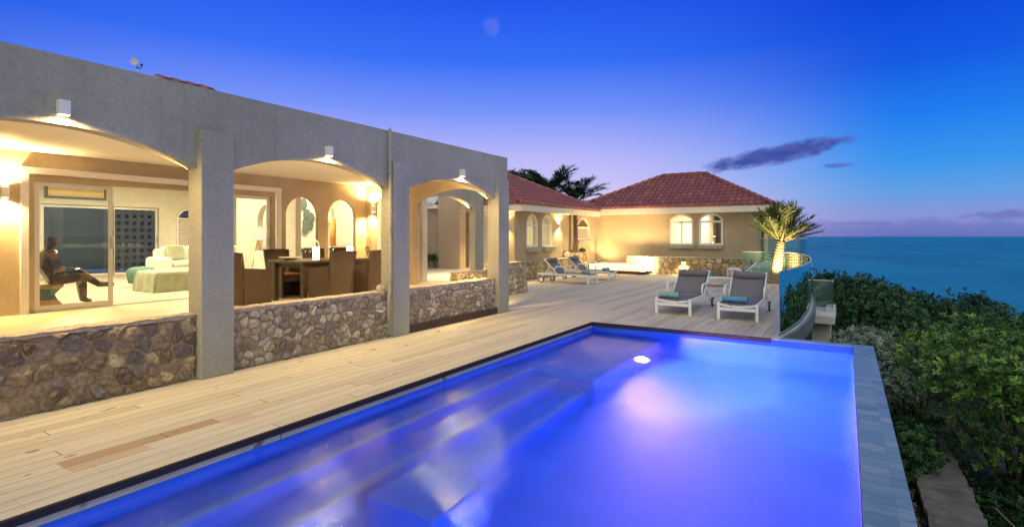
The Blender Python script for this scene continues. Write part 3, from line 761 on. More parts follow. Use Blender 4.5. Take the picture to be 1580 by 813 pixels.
# ------------------------------------------------------------------ low stone walls between the pillars
stone_wall('dark brown rubble wall below the nearest arch, left of the first pillar', -6.42, -6.17, -2.9, 3.168, .70, .17, PAL_DARK, ('+X', '-X'), seed=3)
stone_wall('greyish rubble wall below the middle arch, under the dining chairs', -6.42, -6.17, 3.543, 6.137, .70, .13, PAL_GREY, ('+X', '-X'), seed=4)
stone_wall('pale rubble wall below the far small arch with a wooden skirting', -6.42, -6.17, 6.503, 9.147, .70, .125, PAL_GREY, ('+X', '-X'), seed=5)
tag(obj('skirting_board', MB().box(-6.165, -6.10, 6.51, 9.14, 0, .13), M['wood_brown'], bevel=.004), 'reddish brown board at the foot of the third bay wall', 'board')
stone_wall('short free stone wall just beyond the last grey pillar', -8.05, -7.78, 10.0, 13.2, .70, .17, PAL_GREY, ('+X', '-X', '-Y', '+Y'), seed=6)
stone_wall('long stone wall behind the two loungers by the left house', -10.12, -9.88, 14.4, 20.5, .66, .18, PAL_TAN, ('+X', '-X', '-Y'), seed=7)
stone_wall('low yellow lit stone wall below the far house windows', -8.2, -3.2, 22.5, 22.75, .70, .26, PAL_TAN, ('-Y',), mort='mortar_far', seed=8)
for (x, y, z, s, lb) in ((-6.25, 6.02, .73, .07, 'small loose stone on top of the middle wall by the drainpipe'), (-10.0, 20.3, .70, .15, 'pale loose boulder at the far end of the long wall')):
    m_ = MB(); vs = []; fs = []
    m_.lathe([(.01, 0), (s*.8, 0), (s, s*.5), (s*.75, s*1.1), (s*.2, s*1.5), (.005, s*1.5)], n=9)
    m_.v = [tuple(Vector(p)*(1+.35*noise.noise(Vector(p)*9+Vector((x, y, 0))))) for p in m_.v]
    o = obj('loose_stone', m_, M['cap'], loc=(x, y, z)); tag(o, lb, 'stone')

# courtyard and raised floors
mb = MB(); mb.prism([(-22, 9.902), (-8.0, 9.902), (-8.0, 13.1), (-10.1, 13.1), (-10.1, 24), (-22, 24)], -.02, .41); struct(obj('courtyard_floor', mb, M['court_tile']))
mb = MB().box(-10.09, -3.15, 22.62, 30, -.02, .40); struct(obj('far_patio', mb, M['court_tile']))
mb = MB(); mb.box(-9.9, -8.05, 13.15, 13.5, 0, .27); mb.box(-9.9, -8.05, 13.5, 13.85, 0, .135)
mb = MB(); mb.box(-10.08, -9.7, 13.22, 14.38, 0, .27); mb.box(-9.7, -9.35, 13.22, 14.38, 0, .135)
tag(obj('stone_steps', mb, M['court_tile'], bevel=.01), 'two pale steps from the deck up to the courtyard', 'steps')
# far raised terrace at the right behind the palm
ft = thing('side_terrace', 'cream low terrace wall with glass balustrade behind the palm', 'terrace', (-2, 22, 0))
o = obj('slab', MB().box(-3.14, -1.3, 20.75, 27, -1.9, .47), M['cream'], ft, bevel=.01); o.location = -ft.location
g = MB(); g.box(-3.1, -1.35, 24.8, 24.815, .47, 1.5); g.box(-1.35, -1.335, 21.2, 24.8, .47, 1.5)
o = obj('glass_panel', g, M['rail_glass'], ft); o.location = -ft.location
g = MB(); g.box(-3.1, -1.33, 24.79, 24.83, 1.5, 1.53); g.box(-1.36, -1.325, 21.2, 24.79, 1.5, 1.53)
o = obj('top_rail', g, M['alu'], ft); o.location = -ft.location

# ------------------------------------------------------------------ curved glass balustrade
gr = thing('glass_balustrade', 'curved frameless glass balustrade at the sea end of the deck', 'balustrade', (-.9, 9.42, 0))
def strip(C_, z0, z1, th, off=0):
    mb = MB(); n = len(C_); vs = []
    for i, (x, y) in enumerate(C_):
        a = Vector(C_[min(i+1, n-1)])-Vector(C_[max(i-1, 0)]); a.normalize(); nx, ny = a.y, -a.x
        for d in (off-th/2, off+th/2):
            vs += [(x+nx*d+.9, y+ny*d-9.42, z0), (x+nx*d+.9, y+ny*d-9.42, z1)]
    fs = []
    for i in range(n-1):
        b = i*4; fs += [(b, b+4, b+5, b+1), (b+2, b+3, b+7, b+6), (b+1, b+5, b+7, b+3), (b, b+2, b+6, b+4)]
    fs += [(0, 1, 3, 2), ((n-1)*4, (n-1)*4+2, (n-1)*4+3, (n-1)*4+1)]
    mb.add(vs, fs); return mb
n3 = len(RC)
cuts = [0, 12, 20, 32, 42, 50, n3-1]
M['glass_edge'] = simple('blue_green_glass_edge', (.05, .18, .30), .15, var=.1)
for a, b in zip(cuts, cuts[1:]):
    seg = RC[a:b+1]
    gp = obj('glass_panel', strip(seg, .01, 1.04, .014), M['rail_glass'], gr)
    x, y = seg[0]; obj('edge', MB().box(x+.9-.008, x+.9+.008, y-9.42-.006, y-9.42+.002, .01, 1.04), M['glass_edge'], gp)
obj('top_rail', strip(RC[4:], 1.04, 1.06, .03), M['alu'], gr)
obj('kerb', strip(RC, -.24, .02, .05, .07), M['kerb'], gr, smooth=False)
# small lower platform with its own glass
lp = thing('lower_landing', 'small white concrete landing with glass guard below the curved balustrade', 'landing', (-.6, 16.2, -.38))
obj('slab', MB().box(-.17, .36, -.9, 1.1, -.2, 0), M['concrete'], lp, bevel=.01)
obj('support_wall', MB().box(-.15, .25, -.5, 1.0, -1.7, -.2), M['concrete'], lp)
obj('upstand', MB().box(.14, .35, .0, 1.08, 0, .09), M['concrete'], lp)
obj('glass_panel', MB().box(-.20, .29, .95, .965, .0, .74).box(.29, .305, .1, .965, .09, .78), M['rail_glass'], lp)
obj('top_rail', MB().box(-.20, .31, .94, .975, .74, .765), M['alu'], lp)
obj('spigot', MB().box(-.1, -.07, .93, .98, 0, .12), M['chrome'], lp)

# ================================================================== RIGHT-ANGLED FAR HOUSES
def hip_roof(name, par, off, x0, x1, y0, y1, ze, pitch, ridge, rnd, faces=('-Y', '+X', '-X', '+Y')):
    """tiled hip roof; ridge = ((xa,ya),(xb,yb))"""
    (xa, ya), (xb, yb) = ridge
    zr = ze+pitch
    mb = MB()
    base = MB(); A, B = (xa, ya, zr-.03), (xb, yb, zr-.03)
    c = [(x0, y0, ze), (x1, y0, ze), (x1, y1, ze), (x0, y1, ze)]
    # underlay
    base.add(c+[A, B], [(0, 1, 5, 4), (1, 2, 5), (2, 3, 4, 5), (3, 0, 4), (0, 3, 2, 1)])
    o = obj('underlay', base, M['roof'], par); o.location = off
    A = Vector((xa, ya, zr)); B = Vector((xb, yb, zr)); Q = [Vector(p) for p in c]
    def face(p0, p1, r0, r1):
        U = (p1-p0); lu = U.length; U.normalize()
        V = (r0-p0); V = V-U*V.dot(U); lv = V.length; V.normalize()
        a = (r0-p0).dot(U); b = (r1-p0).dot(U)
        def ins(u, v):
            f = v/lv
            return f < 1 and a*f-.05 < u < lu-(lu-b)*f+.05
        tile_plane(mb, p0, U, V, ins, lu, lv, cols=ROOFC, rnd=rnd)
    if '-Y' in faces: face(Q[0], Q[1], A, B)
    if '+X' in faces: face(Q[1], Q[2], B, B if (xa != xb) else A) if xa != xb else face(Q[1], Q[2], A, B)
    if '-X' in faces: face(Q[3], Q[0], A, A)
    if '+Y' in faces: face(Q[2], Q[3], B, A)
    rf = obj(name, mb, M['roof'], par, smooth=False); rf.location = off
    caps = MB()
    for p, q in ((Q[0], A), (Q[1], B), (Q[2], B), (Q[3], A), (A, B)):
        L = (q-p).length
        if L < .1: continue
        k_ = int(L/.38); d = (q-p)/L
        for i in range(k_):
            s_ = p+d*(i*L/k_)+Vector((0, 0, .05)); e_ = p+d*((i+1)*L/k_+.03)+Vector((0, 0, .04))
            cc = rnd.choice(ROOFC); caps.tube([s_, e_], [.105, .08], 8, True, tuple(x*1.25 for x in cc))
    o = obj('ridge_caps', caps, M['roof'], rf)
    return rf
rr = random.Random(11)
# ---- far house
FY = 23.7
fh = thing('far_house', 'tan stucco house with terracotta hip roof and two lit arched windows', 'house', (-6.5, 25, 0))
fo = -fh.location
def fobj(nm, mb, mt, par=fh, **k):
    o = obj(nm, mb, mt, par, **k)
    if par is fh: o.location = fo
    return o
WZB, WZS, WR = 1.22, 2.32, .26
wops = [(-6.62, -5.62, WZB, WZS, WR), (-5.38, -4.40, WZB, WZS, WR)]
wl = arch_wall('Y', FY, FY+.2, -10.15, -3.1, .40, 2.9, wops)
wl.box(-3.3, -3.1, FY+.2, 25.2, .40, 2.9); wl.box(-3.3, -3.1, 27.4, 29.4, .4, 2.9); wl.box(-3.3, -3.1, 25.2, 27.4, 2.5, 2.9)
wl.box(-10.15, -3.3, 29.2, 29.4, .4, 2.9)
fobj('wall', wl, M['stucco_tan'])
fobj('inner_wall', MB().box(-9, -3.5, 27.0, 27.1, .4, 2.9).box(-5.55, -5.45, FY+.21, 27, .4, 2.9).box(-8.0, -7.9, FY+.21, 27, .4, 2.9), M['wall_in'])
fobj('inner_ceiling', MB().box(-10.1, -3.3, FY+.2, 29.2, 2.86, 2.9), M['white'])
for i, o_ in enumerate(wops):
    w = fobj('window', arch_frame('Y', FY-.02, FY+.1, o_, .085, i == 0, 2.22), M['white'])
    obj('pane', arch_pane('Y', FY+.05, o_, .04), M['glass'], w)
    obj('sill', MB().box(o_[0]-.04, o_[1]+.04, FY-.12, FY+.05, 1.06, 1.215), M['stucco'], w, bevel=.01)
fobj('curtain', MB().tube([(-4.56, FY+.35, .6), (-4.56, FY+.35, 2.7)], .11, 8).tube([(-4.76, FY+.35, .6), (-4.76, FY+.35, 2.7)], .11, 8).tube([(-4.4, FY+.35, .6), (-4.4, FY+.35, 2.7)], .1, 8), M['curtain'])
EY, EZT, EZB = 23.05, 2.85, 2.58
fr = MB(); fr.box(-9.7, -2.45, EY, EY+.16, EZB, EZT); fr.box(-2.61, -2.45, EY+.16, 29.8, EZB, EZT); fr.box(-10.14, -2.62, EY+.16, FY-.001, EZB+.03, EZB+.06); fr.box(-3.09, -2.62, FY, 29.8, EZB+.03, EZB+.06)
fobj('fascia', fr, M['cream'], bevel=.01)
hip_roof('roof', fh, fo, -11.2, -2.42, 23.02, 29.9, EZT, 1.72, ((-7.75, 26.45), (-5.75, 26.45)), rr)
# ---- left house
LX = -10.15
lh = thing('left_house', 'tan stucco wing with terracotta roof and a pair of narrow arched windows', 'house', (-12, 19, 0))
lo_ = -lh.location
def lobj(nm, mb, mt, par=lh, **k):
    o = obj(nm, mb, mt, par, **k)
    if par is lh: o.location = lo_
    return o
w1 = [(17.15, 18.0, 1.18, 2.08, .38), (18.35, 19.2, 1.18, 2.08, .38)]
wl = arch_wall('X', LX-.2, LX, 16.3, 20.2, .41, 2.62, w1)
arch_wall('X', LX-.22, LX-.02, 20.2, 23.7, .41, 2.62, [(21.55, 22.95, 1.42, 2.02, .42)], mb=wl)
wl.box(-12.4, LX-.2, 16.3, 16.5, .41, 2.62)
lobj('wall', wl, M['stucco_tan'])
lobj('inner_wall', MB().box(-13.6, -13.5, 16.5, 23.7, .41, 2.6).box(-13.5, LX-.2, 20.2, 20.3, .41, 2.6).box(-13.5, LX-.22, 23.6, 23.7, .41, 2.6), M['wall_in'])
lobj('inner_ceiling', MB().box(-13.5, LX-.2, 16.5, 23.7, 2.56, 2.6), M['white'])
for o_ in w1:
    w = lobj('window', arch_frame('X', LX-.12, LX+.0, o_, .07, False, 2.02), M['white'])
    obj('pane', arch_pane('X', LX-.07, o_, .04), M['glass'], w)
    obj('sill', MB().box(LX-.02, LX+.16, o_[0]-.03, o_[1]+.03, 1.0, 1.175), M['stucco'], w, bevel=.01)
o_ = (21.55, 22.95, 1.42, 2.02, .42)
w = lobj('small_window', arch_frame('X', LX-.1, LX-.0, o_, .07, False, 2.0), M['cream'])
obj('shutter', shutters('X', LX-.06, 21.62, 22.88, 1.49, 1.98), M['cream'], w)
obj('pane', arch_pane('X', LX-.14, o_, .04), M['curtain'], w)
obj('sill', MB().box(LX-.02, LX+.12, 21.5, 23.0, 1.27, 1.415), M['stucco'], w, bevel=.01)
dr = lobj('side_door', MB().box(-11.75, -10.9, 16.25, 16.3, .41, 2.5), M['cream'])
obj('slats', shutters('Y', 16.2, -11.68, -10.97, .6, 2.4), M['cream'], dr)
fr = MB(); fr.box(-9.82, -9.66, 16.0, 23.03, 2.50, 2.74); fr.box(-13.5, -9.82, 16.0, 16.16, 2.50, 2.74); fr.box(LX, -9.83, 16.17, 23.03, 2.53, 2.56); fr.box(-13.5, LX, 16.17, 16.3, 2.53, 2.56)
lobj('fascia', fr, M['cream'], bevel=.01)
hip_roof('roof', lh, lo_, -16.8, -9.63, 15.97, 23.2, 2.745, 1.78, ((-13.3, 19.5), (-13.3, 19.7)), rr, faces=('-Y', '+X'))

# ---- glowing spa in front of the far house
sp = thing('spa', 'glowing rectangular plunge spa in front of the far patio', 'spa', (-8.5, 22.0, 0))
so_ = -sp.location
def sobj(nm, mb, mt, **k):
    o = obj(nm, mb, mt, sp, **k); o.location = so_; return o
M['spaglow'] = emit('lit_spa_wall', (1, .80, .46), 1.7)
sobj('timber_base', MB().box(-9.7, -7.05, 21.55, 22.48, .005, .13), M['wood_brown'], bevel=.005)
sobj('lit_panel', MB().box(-9.68, -7.35, 21.85, 21.95, .13, .34), M['spaglow'])
sobj('rim', MB().box(-9.7, -7.33, 21.8, 21.98, .34, .37).box(-9.7, -7.33, 22.4, 22.48, .13, .37), M['cream'], bevel=.005)
sobj('end_wall', MB().box(-7.33, -7.2, 21.8, 22.48, .13, .37), M['cream'])
sobj('water', MB().box(-9.68, -7.34, 21.981, 22.399, .13, .33), simple('pale_spa_water', (.45, .62, .62), .08))

# planter with trunk under the eaves
pt = thing('stone_planter', 'raised stone planter between the left house and far wall', 'planter', (-9.95, 21.05, 0))
s_ = MB(); rn = random.Random(5)
stones(s_, lambda u, z, h: (.25-.03+h, u, z), -.55, .65, 0, .9, .2, PAL_TAN, rnd=rn); stones(s_, lambda u, z, h: (u, -.55+.03-h, z), -.1, .25, 0, .9, .18, PAL_TAN, rnd=rn)
obj('mortar_core', MB().box(-.18, .22, -.52, .62, 0, .9), M['mortar_far'], pt); obj('stone_facing', s_, M['stone'], pt, smooth=True)
def ringed_trunk(pts, r0, r1, n=12, rings=26, amp=.08):
    pts = [Vector(p) for p in pts]; out = []; rad = []
    for i in range(rings*3+1):
        f = i/(rings*3); q = f*(len(pts)-1); a = min(int(q), len(pts)-2); out.append(pts[a].lerp(pts[a+1], q-a))
        rad.append((r0+(r1-r0)*f)*(1+amp*(1 if i % 3 == 0 else (-.3 if i % 3 == 1 else 0))))
    return MB().tube(out, rad, n)
tr = thing('eaves_tree', 'rough brown trunk rising under the eaves from the stone planter', 'tree', (-9.93, 20.95, .88))
obj('trunk', ringed_trunk([(0, 0, 0), (.0, .02, .8), (-.01, 0, 1.64)], .10, .09, rings=20), M['bark'], tr, smooth=True)

# ================================================================== FOLIAGE
def leaf_mesh(mb, c, d, up, L, w, tint):
    d = d.normalized(); s = d.cross(up)
    if s.length < 1e-3: s = d.cross(Vector((1, 0, 0)))
    s.normalize(); n = s.cross(d)
    p = [c, c+d*L*.45+s*w*.5+n*w*.12, c+d*L+n*-.08*L, c+d*L*.45-s*w*.5+n*w*.12]
    mb.add(p, [(0, 1, 2), (0, 2, 3)], (tint, tint, tint))
def rdir(rnd):
    while True:
        v = Vector((rnd.uniform(-1, 1), rnd.uniform(-1, 1), rnd.uniform(-1, 1)))
        if .05 < v.length < 1: return v.normalized()
def bush(label, loc, rad, nclump, nleaf, L, w, mt, seed, cat='bush', group=None, name='bush', tint=(.0, 1), trunk=True, rosette=True, base_drop=None, up=.35, twigs=10):
    rnd = random.Random(seed); loc = Vector(loc)
    gz = ground_z(loc.x, loc.y) if base_drop is None else loc.z-base_drop
    t_ = thing(name, label, cat, (loc.x, loc.y, gz), 0, group)
    o3 = Vector((0, 0, loc.z-gz)); mb = MB()
    lobes = [(Vector((rnd.uniform(-.55, .55)*rad[0], rnd.uniform(-.55, .55)*rad[1], rnd.uniform(-.2, .5)*rad[2])), rnd.uniform(.38, .62)) for _ in range(7)]
    lobes.append((Vector((0, 0, 0)), .7))
    tips = []
    for i in range(nclump):
        lc, lr = rnd.choice(lobes); d = rdir(rnd)
        if d.z < -.45: d.z *= -.6
        r = lr*(rnd.uniform(.62, 1.04))
        p = lc+Vector((d.x*rad[0]*r, d.y*rad[1]*r, d.z*rad[2]*r))
        ct = rnd.uniform(*tint)*(1 if rnd.random() < .75 else .45)
        ct = min(1, max(0, ct+rnd.uniform(-.12, .12)))
        ax = (d*.7+Vector((0, 0, up))+rdir(rnd)*.5).normalized()
        if i % 9 == 0: tips.append(p)
        for j in range(nleaf):
            if rosette:
                a = rnd.uniform(0, 2*PI); s1 = ax.orthogonal().normalized(); s2 = ax.cross(s1)
                dd = ax*rnd.uniform(.15, 1.0)+(s1*math.cos(a)+s2*math.sin(a))
                q = p+ax*rnd.uniform(-.06, .04)*L*14*.3
                q += rdir(rnd)*L*.35
            else:
                dd = rdir(rnd)+ax*.5; q = p+rdir(rnd)*L*1.8
            leaf_mesh(mb, o3+q, dd, ax, L*rnd.uniform(.7, 1.25), w*rnd.uniform(.7, 1.2), min(1, max(0, ct+rnd.uniform(-.22, .22))))
    obj('crown', mb, mt, t_)
    if trunk:
        br = MB(); hub = Vector((rnd.uniform(-.1, .1), rnd.uniform(-.1, .1), 0))
        for i, tp in enumerate(tips[:twigs]):
            tp = tp+o3; mid = hub.lerp(tp, .45)+Vector((rnd.uniform(-.2, .2)*rad[0]*.5, rnd.uniform(-.2, .2)*rad[1]*.5, -.12*rad[2]))
            m2_ = hub.lerp(tp, .75)+rdir(rnd)*.08*rad[0]
            r0 = .03*max(rad)**.6
            br.tube([hub, mid, m2_, tp], [r0, r0*.65, r0*.4, r0*.12], 5)
        obj('trunk', br, M['bark'], t_, smooth=True)
    return t_
B = bush
# big near bright bush
B('large bright yellow-green leafy bush right of the pool', (2.0, 9.6, -.75), (1.75, 1.9, 1.35), 3600, 11, .056, .025, M['leaf_light'], 21, tint=(.35, 1.0), name='broadleaf_bush')
B('glossy green bush at the right edge of the view, nearest the camera', (2.75, 7.7, -1.0), (1.2, 1.3, 1.0), 2200, 11, .054, .024, M['leaf_light'], 22, tint=(.25, .85), name='broadleaf_bush')
B('medium green bush between the silver shrub and the sea', (1.75, 14.4, -1.1), (1.6, 1.8, 1.25), 1500, 11, .08, .036, M['leaf_light'], 23, tint=(.0, .55), name='broadleaf_bush')
B('tall dark green bush below the glass landing', (.9, 18.5, -1.05), (1.6, 1.8, 1.4), 1300, 11, .095, .045, M['leaf_dark'], 24, tint=(.2, 1), name='dark_bush')
B('rounded dark bush on the skyline left, near the balustrade', (-.1, 25, -1.1), (2.2, 2.2, 1.5), 1300, 11, .12, .055, M['leaf_dark'], 25, tint=(.1, .9), name='dark_bush')
B('dark bush on the skyline against the sea, second from the balustrade', (2.2, 23, -1.6), (2.2, 2.4, 1.5), 1300, 11, .12, .055, M['leaf_dark'], 26, tint=(.1, .9), name='dark_bush')
B('leafy green bush whose top meets the sea in the middle of the hillside', (3.6, 17.5, -1.6), (2.0, 2.2, 1.55), 1700, 11, .09, .042, M['leaf_light'], 27, tint=(.0, .6), name='broadleaf_bush')
B('dark pointed bush on the skyline near the right edge', (6.0, 18.5, -1.5), (1.9, 2.2, 1.6), 1300, 11, .11, .045, M['leaf_dark'], 28, tint=(.2, 1), name='dark_bush')
B('dull green bush behind the bright bush at the right edge', (4.9, 12.8, -1.6), (1.8, 2.0, 1.35), 1500, 11, .085, .04, M['leaf_light'], 29, tint=(.05, .65), name='broadleaf_bush')
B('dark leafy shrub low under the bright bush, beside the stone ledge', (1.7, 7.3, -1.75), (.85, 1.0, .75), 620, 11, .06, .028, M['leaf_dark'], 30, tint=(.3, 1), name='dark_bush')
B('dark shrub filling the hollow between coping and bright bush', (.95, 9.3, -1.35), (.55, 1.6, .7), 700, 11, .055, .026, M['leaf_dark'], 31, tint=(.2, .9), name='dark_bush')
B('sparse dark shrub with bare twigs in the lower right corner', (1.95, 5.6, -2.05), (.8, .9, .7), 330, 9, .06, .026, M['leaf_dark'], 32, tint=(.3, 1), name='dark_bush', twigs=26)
B('silvery grey-green shrub right behind the far pool coping', (.2, 10.7, -.42), (.9, .85, .5), 1500, 12, .055, .024, M['leaf_silver'], 33, tint=(.2, 1), name='silver_shrub')
B('silvery shrub trailing along the coping corner', (.8, 9.9, -.62), (.5, .8, .5), 900, 12, .05, .022, M['leaf_silver'], 34, tint=(.1, .8), name='silver_shrub')
B('small fresh green bush beside the concrete landing', (.65, 15.6, -1.2), (.5, .5, .45), 260, 10, .08, .035, M['leaf_light'], 35, tint=(.1, .7), name='broadleaf_bush')
B('dry grey heather-like shrub between coping and stone ledge', (.56, 6.2, -1.42), (.20, 1.5, .22), 620, 12, .03, .009, M['leaf_dry'], 36, tint=(.1, 1), name='dry_shrub', trunk=True)
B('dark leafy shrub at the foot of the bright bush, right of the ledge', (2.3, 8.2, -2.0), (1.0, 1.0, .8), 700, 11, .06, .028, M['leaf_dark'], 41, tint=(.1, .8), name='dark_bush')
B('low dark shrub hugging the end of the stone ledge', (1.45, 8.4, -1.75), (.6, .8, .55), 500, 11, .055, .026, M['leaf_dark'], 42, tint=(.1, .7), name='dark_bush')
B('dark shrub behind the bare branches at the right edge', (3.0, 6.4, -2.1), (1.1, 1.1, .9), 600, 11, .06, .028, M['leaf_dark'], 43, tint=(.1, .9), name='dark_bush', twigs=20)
# bare tangled branches
tw = thing('bare_branches', 'tangle of bare grey branches in front of the dark shrubs', 'branches', (2.0, 6.6, -2.1))
rb = random.Random(40); mb = MB()
for i in range(26):
    p = Vector((rb.uniform(-.15, .15), rb.uniform(-.2, .3), 0)); d = Vector((rb.uniform(-.6, .5), rb.uniform(-.7, .5), rb.uniform(.5, 1.1))).normalized()
    pts = [p]; L = rb.uniform(.16, .28)
    for j in range(6):
        d = (d+rdir(rb)*.35).normalized(); p = p+d*L; pts.append(p)
    r0 = rb.uniform(.010, .024); mb.tube(pts, [r0*(1-.13*j) for j in range(7)], 6)
obj('trunk', mb, simple('grey_twig', (.20, .17, .16), .85, var=.2, sc=15), tw, smooth=True)
# far hillside wood that reads as one mass
fm = MB(); rf_ = random.Random(50)
for i in range(7000):
    x = rf_.uniform(.5, 26); y = rf_.uniform(20, 46)
    z = ground_z(x, y)+rf_.uniform(.2, 1.3)+.5*noise.noise(Vector((x*.35, y*.35, 3)))
    ct = rf_.uniform(0, .8)
    for j in range(7): leaf_mesh(fm, Vector((x, y, z))+rdir(rf_)*.3, rdir(rf_)+Vector((0, 0, .4)), Vector((0, 0, 1)), .26, .12, ct)
o = obj('hillside_scrub', fm, M['leaf_dark']); o['kind'] = 'stuff'; tag(o, 'dark low scrub covering the slope above the sea', 'scrub')

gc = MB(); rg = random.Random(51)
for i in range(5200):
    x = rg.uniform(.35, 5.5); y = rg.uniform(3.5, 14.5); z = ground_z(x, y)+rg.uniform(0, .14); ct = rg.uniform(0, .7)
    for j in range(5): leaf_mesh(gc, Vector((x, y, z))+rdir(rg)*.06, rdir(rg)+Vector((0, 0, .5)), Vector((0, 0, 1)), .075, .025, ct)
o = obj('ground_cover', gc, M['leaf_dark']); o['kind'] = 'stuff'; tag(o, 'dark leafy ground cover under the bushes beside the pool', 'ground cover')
# retaining ledge at lower right
stone_wall('low grey stone retaining ledge beside the pool in the lower right corner', .40, 1.12, 3.4, 6.35, -1.27, .28, PAL_GREY, ('+X', '-X', '+Y'), cap=True, z0=-2.2, seed=9)
lc = tag(obj('ledge_slab', rough_cap(.70, 1.18, 6.37, 9.6, -1.30), M['ledge'], bevel=.02), 'flat pale concrete ledge running under the dark shrubs', 'ledge')

# ---- palms
def frond(mb, base, d, L, droop, nl, lw, ll, rnd, tint, stem=None):
    d = d.normalized(); pts = []; p = Vector(base); N = 9
    for i in range(N+1):
        pts.append(p.copy()); dd = (d+Vector((0, 0, -droop*(i/N)**1.5))).normalized(); p = p+dd*(L/N)
    (stem or mb).tube(pts, [.022*(1-.085*i)*max(.4, L/1.6) for i in range(N+1)], 5, False, (.75, .75, .75) if stem is None else None)
    for i in range(nl):
        f = .22+.78*i/nl; q = f*N; a = min(int(q), N-1); c = pts[a].lerp(pts[a+1], q-a)
        ax = (pts[a+1]-pts[a]).normalized(); s = ax.cross(Vector((0, 0, 1)))
        if s.length < .05: s = Vector((1, 0, 0))
        s.normalize(); u = s.cross(ax)
        for sg in (-1, 1):
            dd = (ax*(.55+.5*f)+s*sg*(.8-.25*f)+u*rnd.uniform(-.05, .45)+rdir(rnd)*.16).normalized()
            le = ll*(1-.55*abs(f-.5)*1.3)*rnd.uniform(.8, 1.15); tt = min(1, max(0, tint+rnd.uniform(-.2, .2)))
            tip = c+dd*le+Vector((0, 0, -.18*le)); mid = c+dd*le*.5; wv = ax.cross(dd).cross(dd).normalized()*lw
            mb.add([c-wv*.4, c+wv*.4, mid+wv*.6, mid-wv*.6, tip], [(0, 1, 2, 3), (3, 2, 4)], (tt, tt, tt))
# the lit palm on the deck
lp_ = thing('palm_tree', 'short palm lit from below beside the glass balustrade', 'palm tree', (-1.95, 20.0, 0))
obj('trunk', ringed_trunk([(-.12, 0, -.02), (-.06, 0, .45), (0, 0, .95), (.06, 0, 1.42)], .19, .14, rings=16, amp=.13, n=16), M['palmbark'], lp_, smooth=True)
rp = random.Random(61); mb = MB(); stm = MB()
for i in range(48):
    a = rp.uniform(0, 2*PI); tl = rp.choice([.6, 1.0, 1.5, 2.2, 3.0, 4.5])
    d = Vector((math.cos(a)*1.0+.15, math.sin(a)*.8, tl))
    frond(mb, (.06, 0, 1.40), d, rp.uniform(1.0, 1.35), rp.uniform(.1, .4), 32, .024, .46, rp, rp.uniform(.05, .75), stm)
for dx, dz in ((1.5, .5), (1.4, .7)):      # wind-blown fronds to the right
    frond(mb, (.06, 0, 1.38), Vector((dx, .1, dz)), 1.25, .1, 34, .022, .36, rp, .75, stm)
for i in range(11):
    a = rp.uniform(0, 2*PI); stm.tube([(.05, 0, 1.3), (.06+math.cos(a)*.22, math.sin(a)*.22, 1.55+rp.uniform(0, .15)), (.06+math.cos(a)*.42, math.sin(a)*.42, 1.75+rp.uniform(0, .3))], [.05, .03, .012], 6)
obj('crown', mb, M['leaf_palm'], lp_); obj('frond_stems', stm, M['palmbark'], lp_, smooth=True)
# rolled cushion-like stones at palm foot
m_ = MB(); m_.tube([(-.0, -.3, .1), (.22, .1, .1)], .10, 12)
# background palms behind the left roof
def bg_palm(label, x, y, ztop, seed, nf, L):
    rnd = random.Random(seed); p_ = thing('background_palm', label, 'palm tree', (x, y, .3))
    h = ztop-.3; obj('trunk', ringed_trunk([(0, 0, 0), (.1, 0, h*.5), (0, 0, h)], .2, .15, rings=14), M['bark'], p_, smooth=True)
    mb = MB()
    for i in range(nf):
        a = rnd.uniform(0, 2*PI); tl = rnd.uniform(-.2, 1.7)
        frond(mb, (0, 0, h), Vector((math.cos(a), math.sin(a), tl)), L*rnd.uniform(.8, 1.1), rnd.uniform(.5, 1.0), 30, .035, .62, rnd, rnd.uniform(0, .4))
    obj('crown', mb, M['leaf_dark'], p_)
bg_palm('dark feathery palm behind the left roof, taller of two', -14.3, 27.0, 4.1, 71, 26, 2.0)
bg_palm('dark drooping palm behind the roof valley, lower of two', -13.3, 28.0, 3.5, 72, 26, 2.0)
B('dense dark tree behind the left roof next to the grey parapet', (-17.4, 27.5, 4.6), (2.0, 2.2, 1.5), 1200, 11, .16, .075, M['leaf_dark'], 73, cat='tree', name='dark_tree', tint=(.1, .8), base_drop=4.2)
B('low dark foliage mass filling the gap behind the two palms', (-15.7, 28.3, 3.9), (1.9, 1.6, 1.1), 900, 11, .16, .075, M['leaf_dark'], 74, cat='tree', name='dark_tree', tint=(.0, .6), base_drop=3.0)
# courtyard planting
cp = stone_wall('low stone flower bed edging at the back of the courtyard', -15.5, -12.8, 14.8, 15.0, .20, .16, PAL_TAN, ('-Y',), cat='bed edging', cap=False, z0=0.41, mort='mortar_far', seed=12)
for i, (x, lb) in enumerate(((-13.3, 'small spiky plant in the courtyard bed under the shutters'), (-12.95, 'small leafy plant in the courtyard bed near the corner'))):
    B(lb, (x, 15.12, .72), (.22, .15, .22), 40, 9, .08, .03, M['leaf_dark'], 80+i, cat='plant', name='bedding_plant', base_drop=.3, trunk=True, tint=(.2, 1))
B('small green plant on top of the stone planter by the trunk', (-9.85, 21.4, .98), (.16, .25, .12), 60, 9, .07, .03, M['leaf_light'], 84, cat='plant', name='planter_plant', base_drop=.1, trunk=False, tint=(.2, 1))

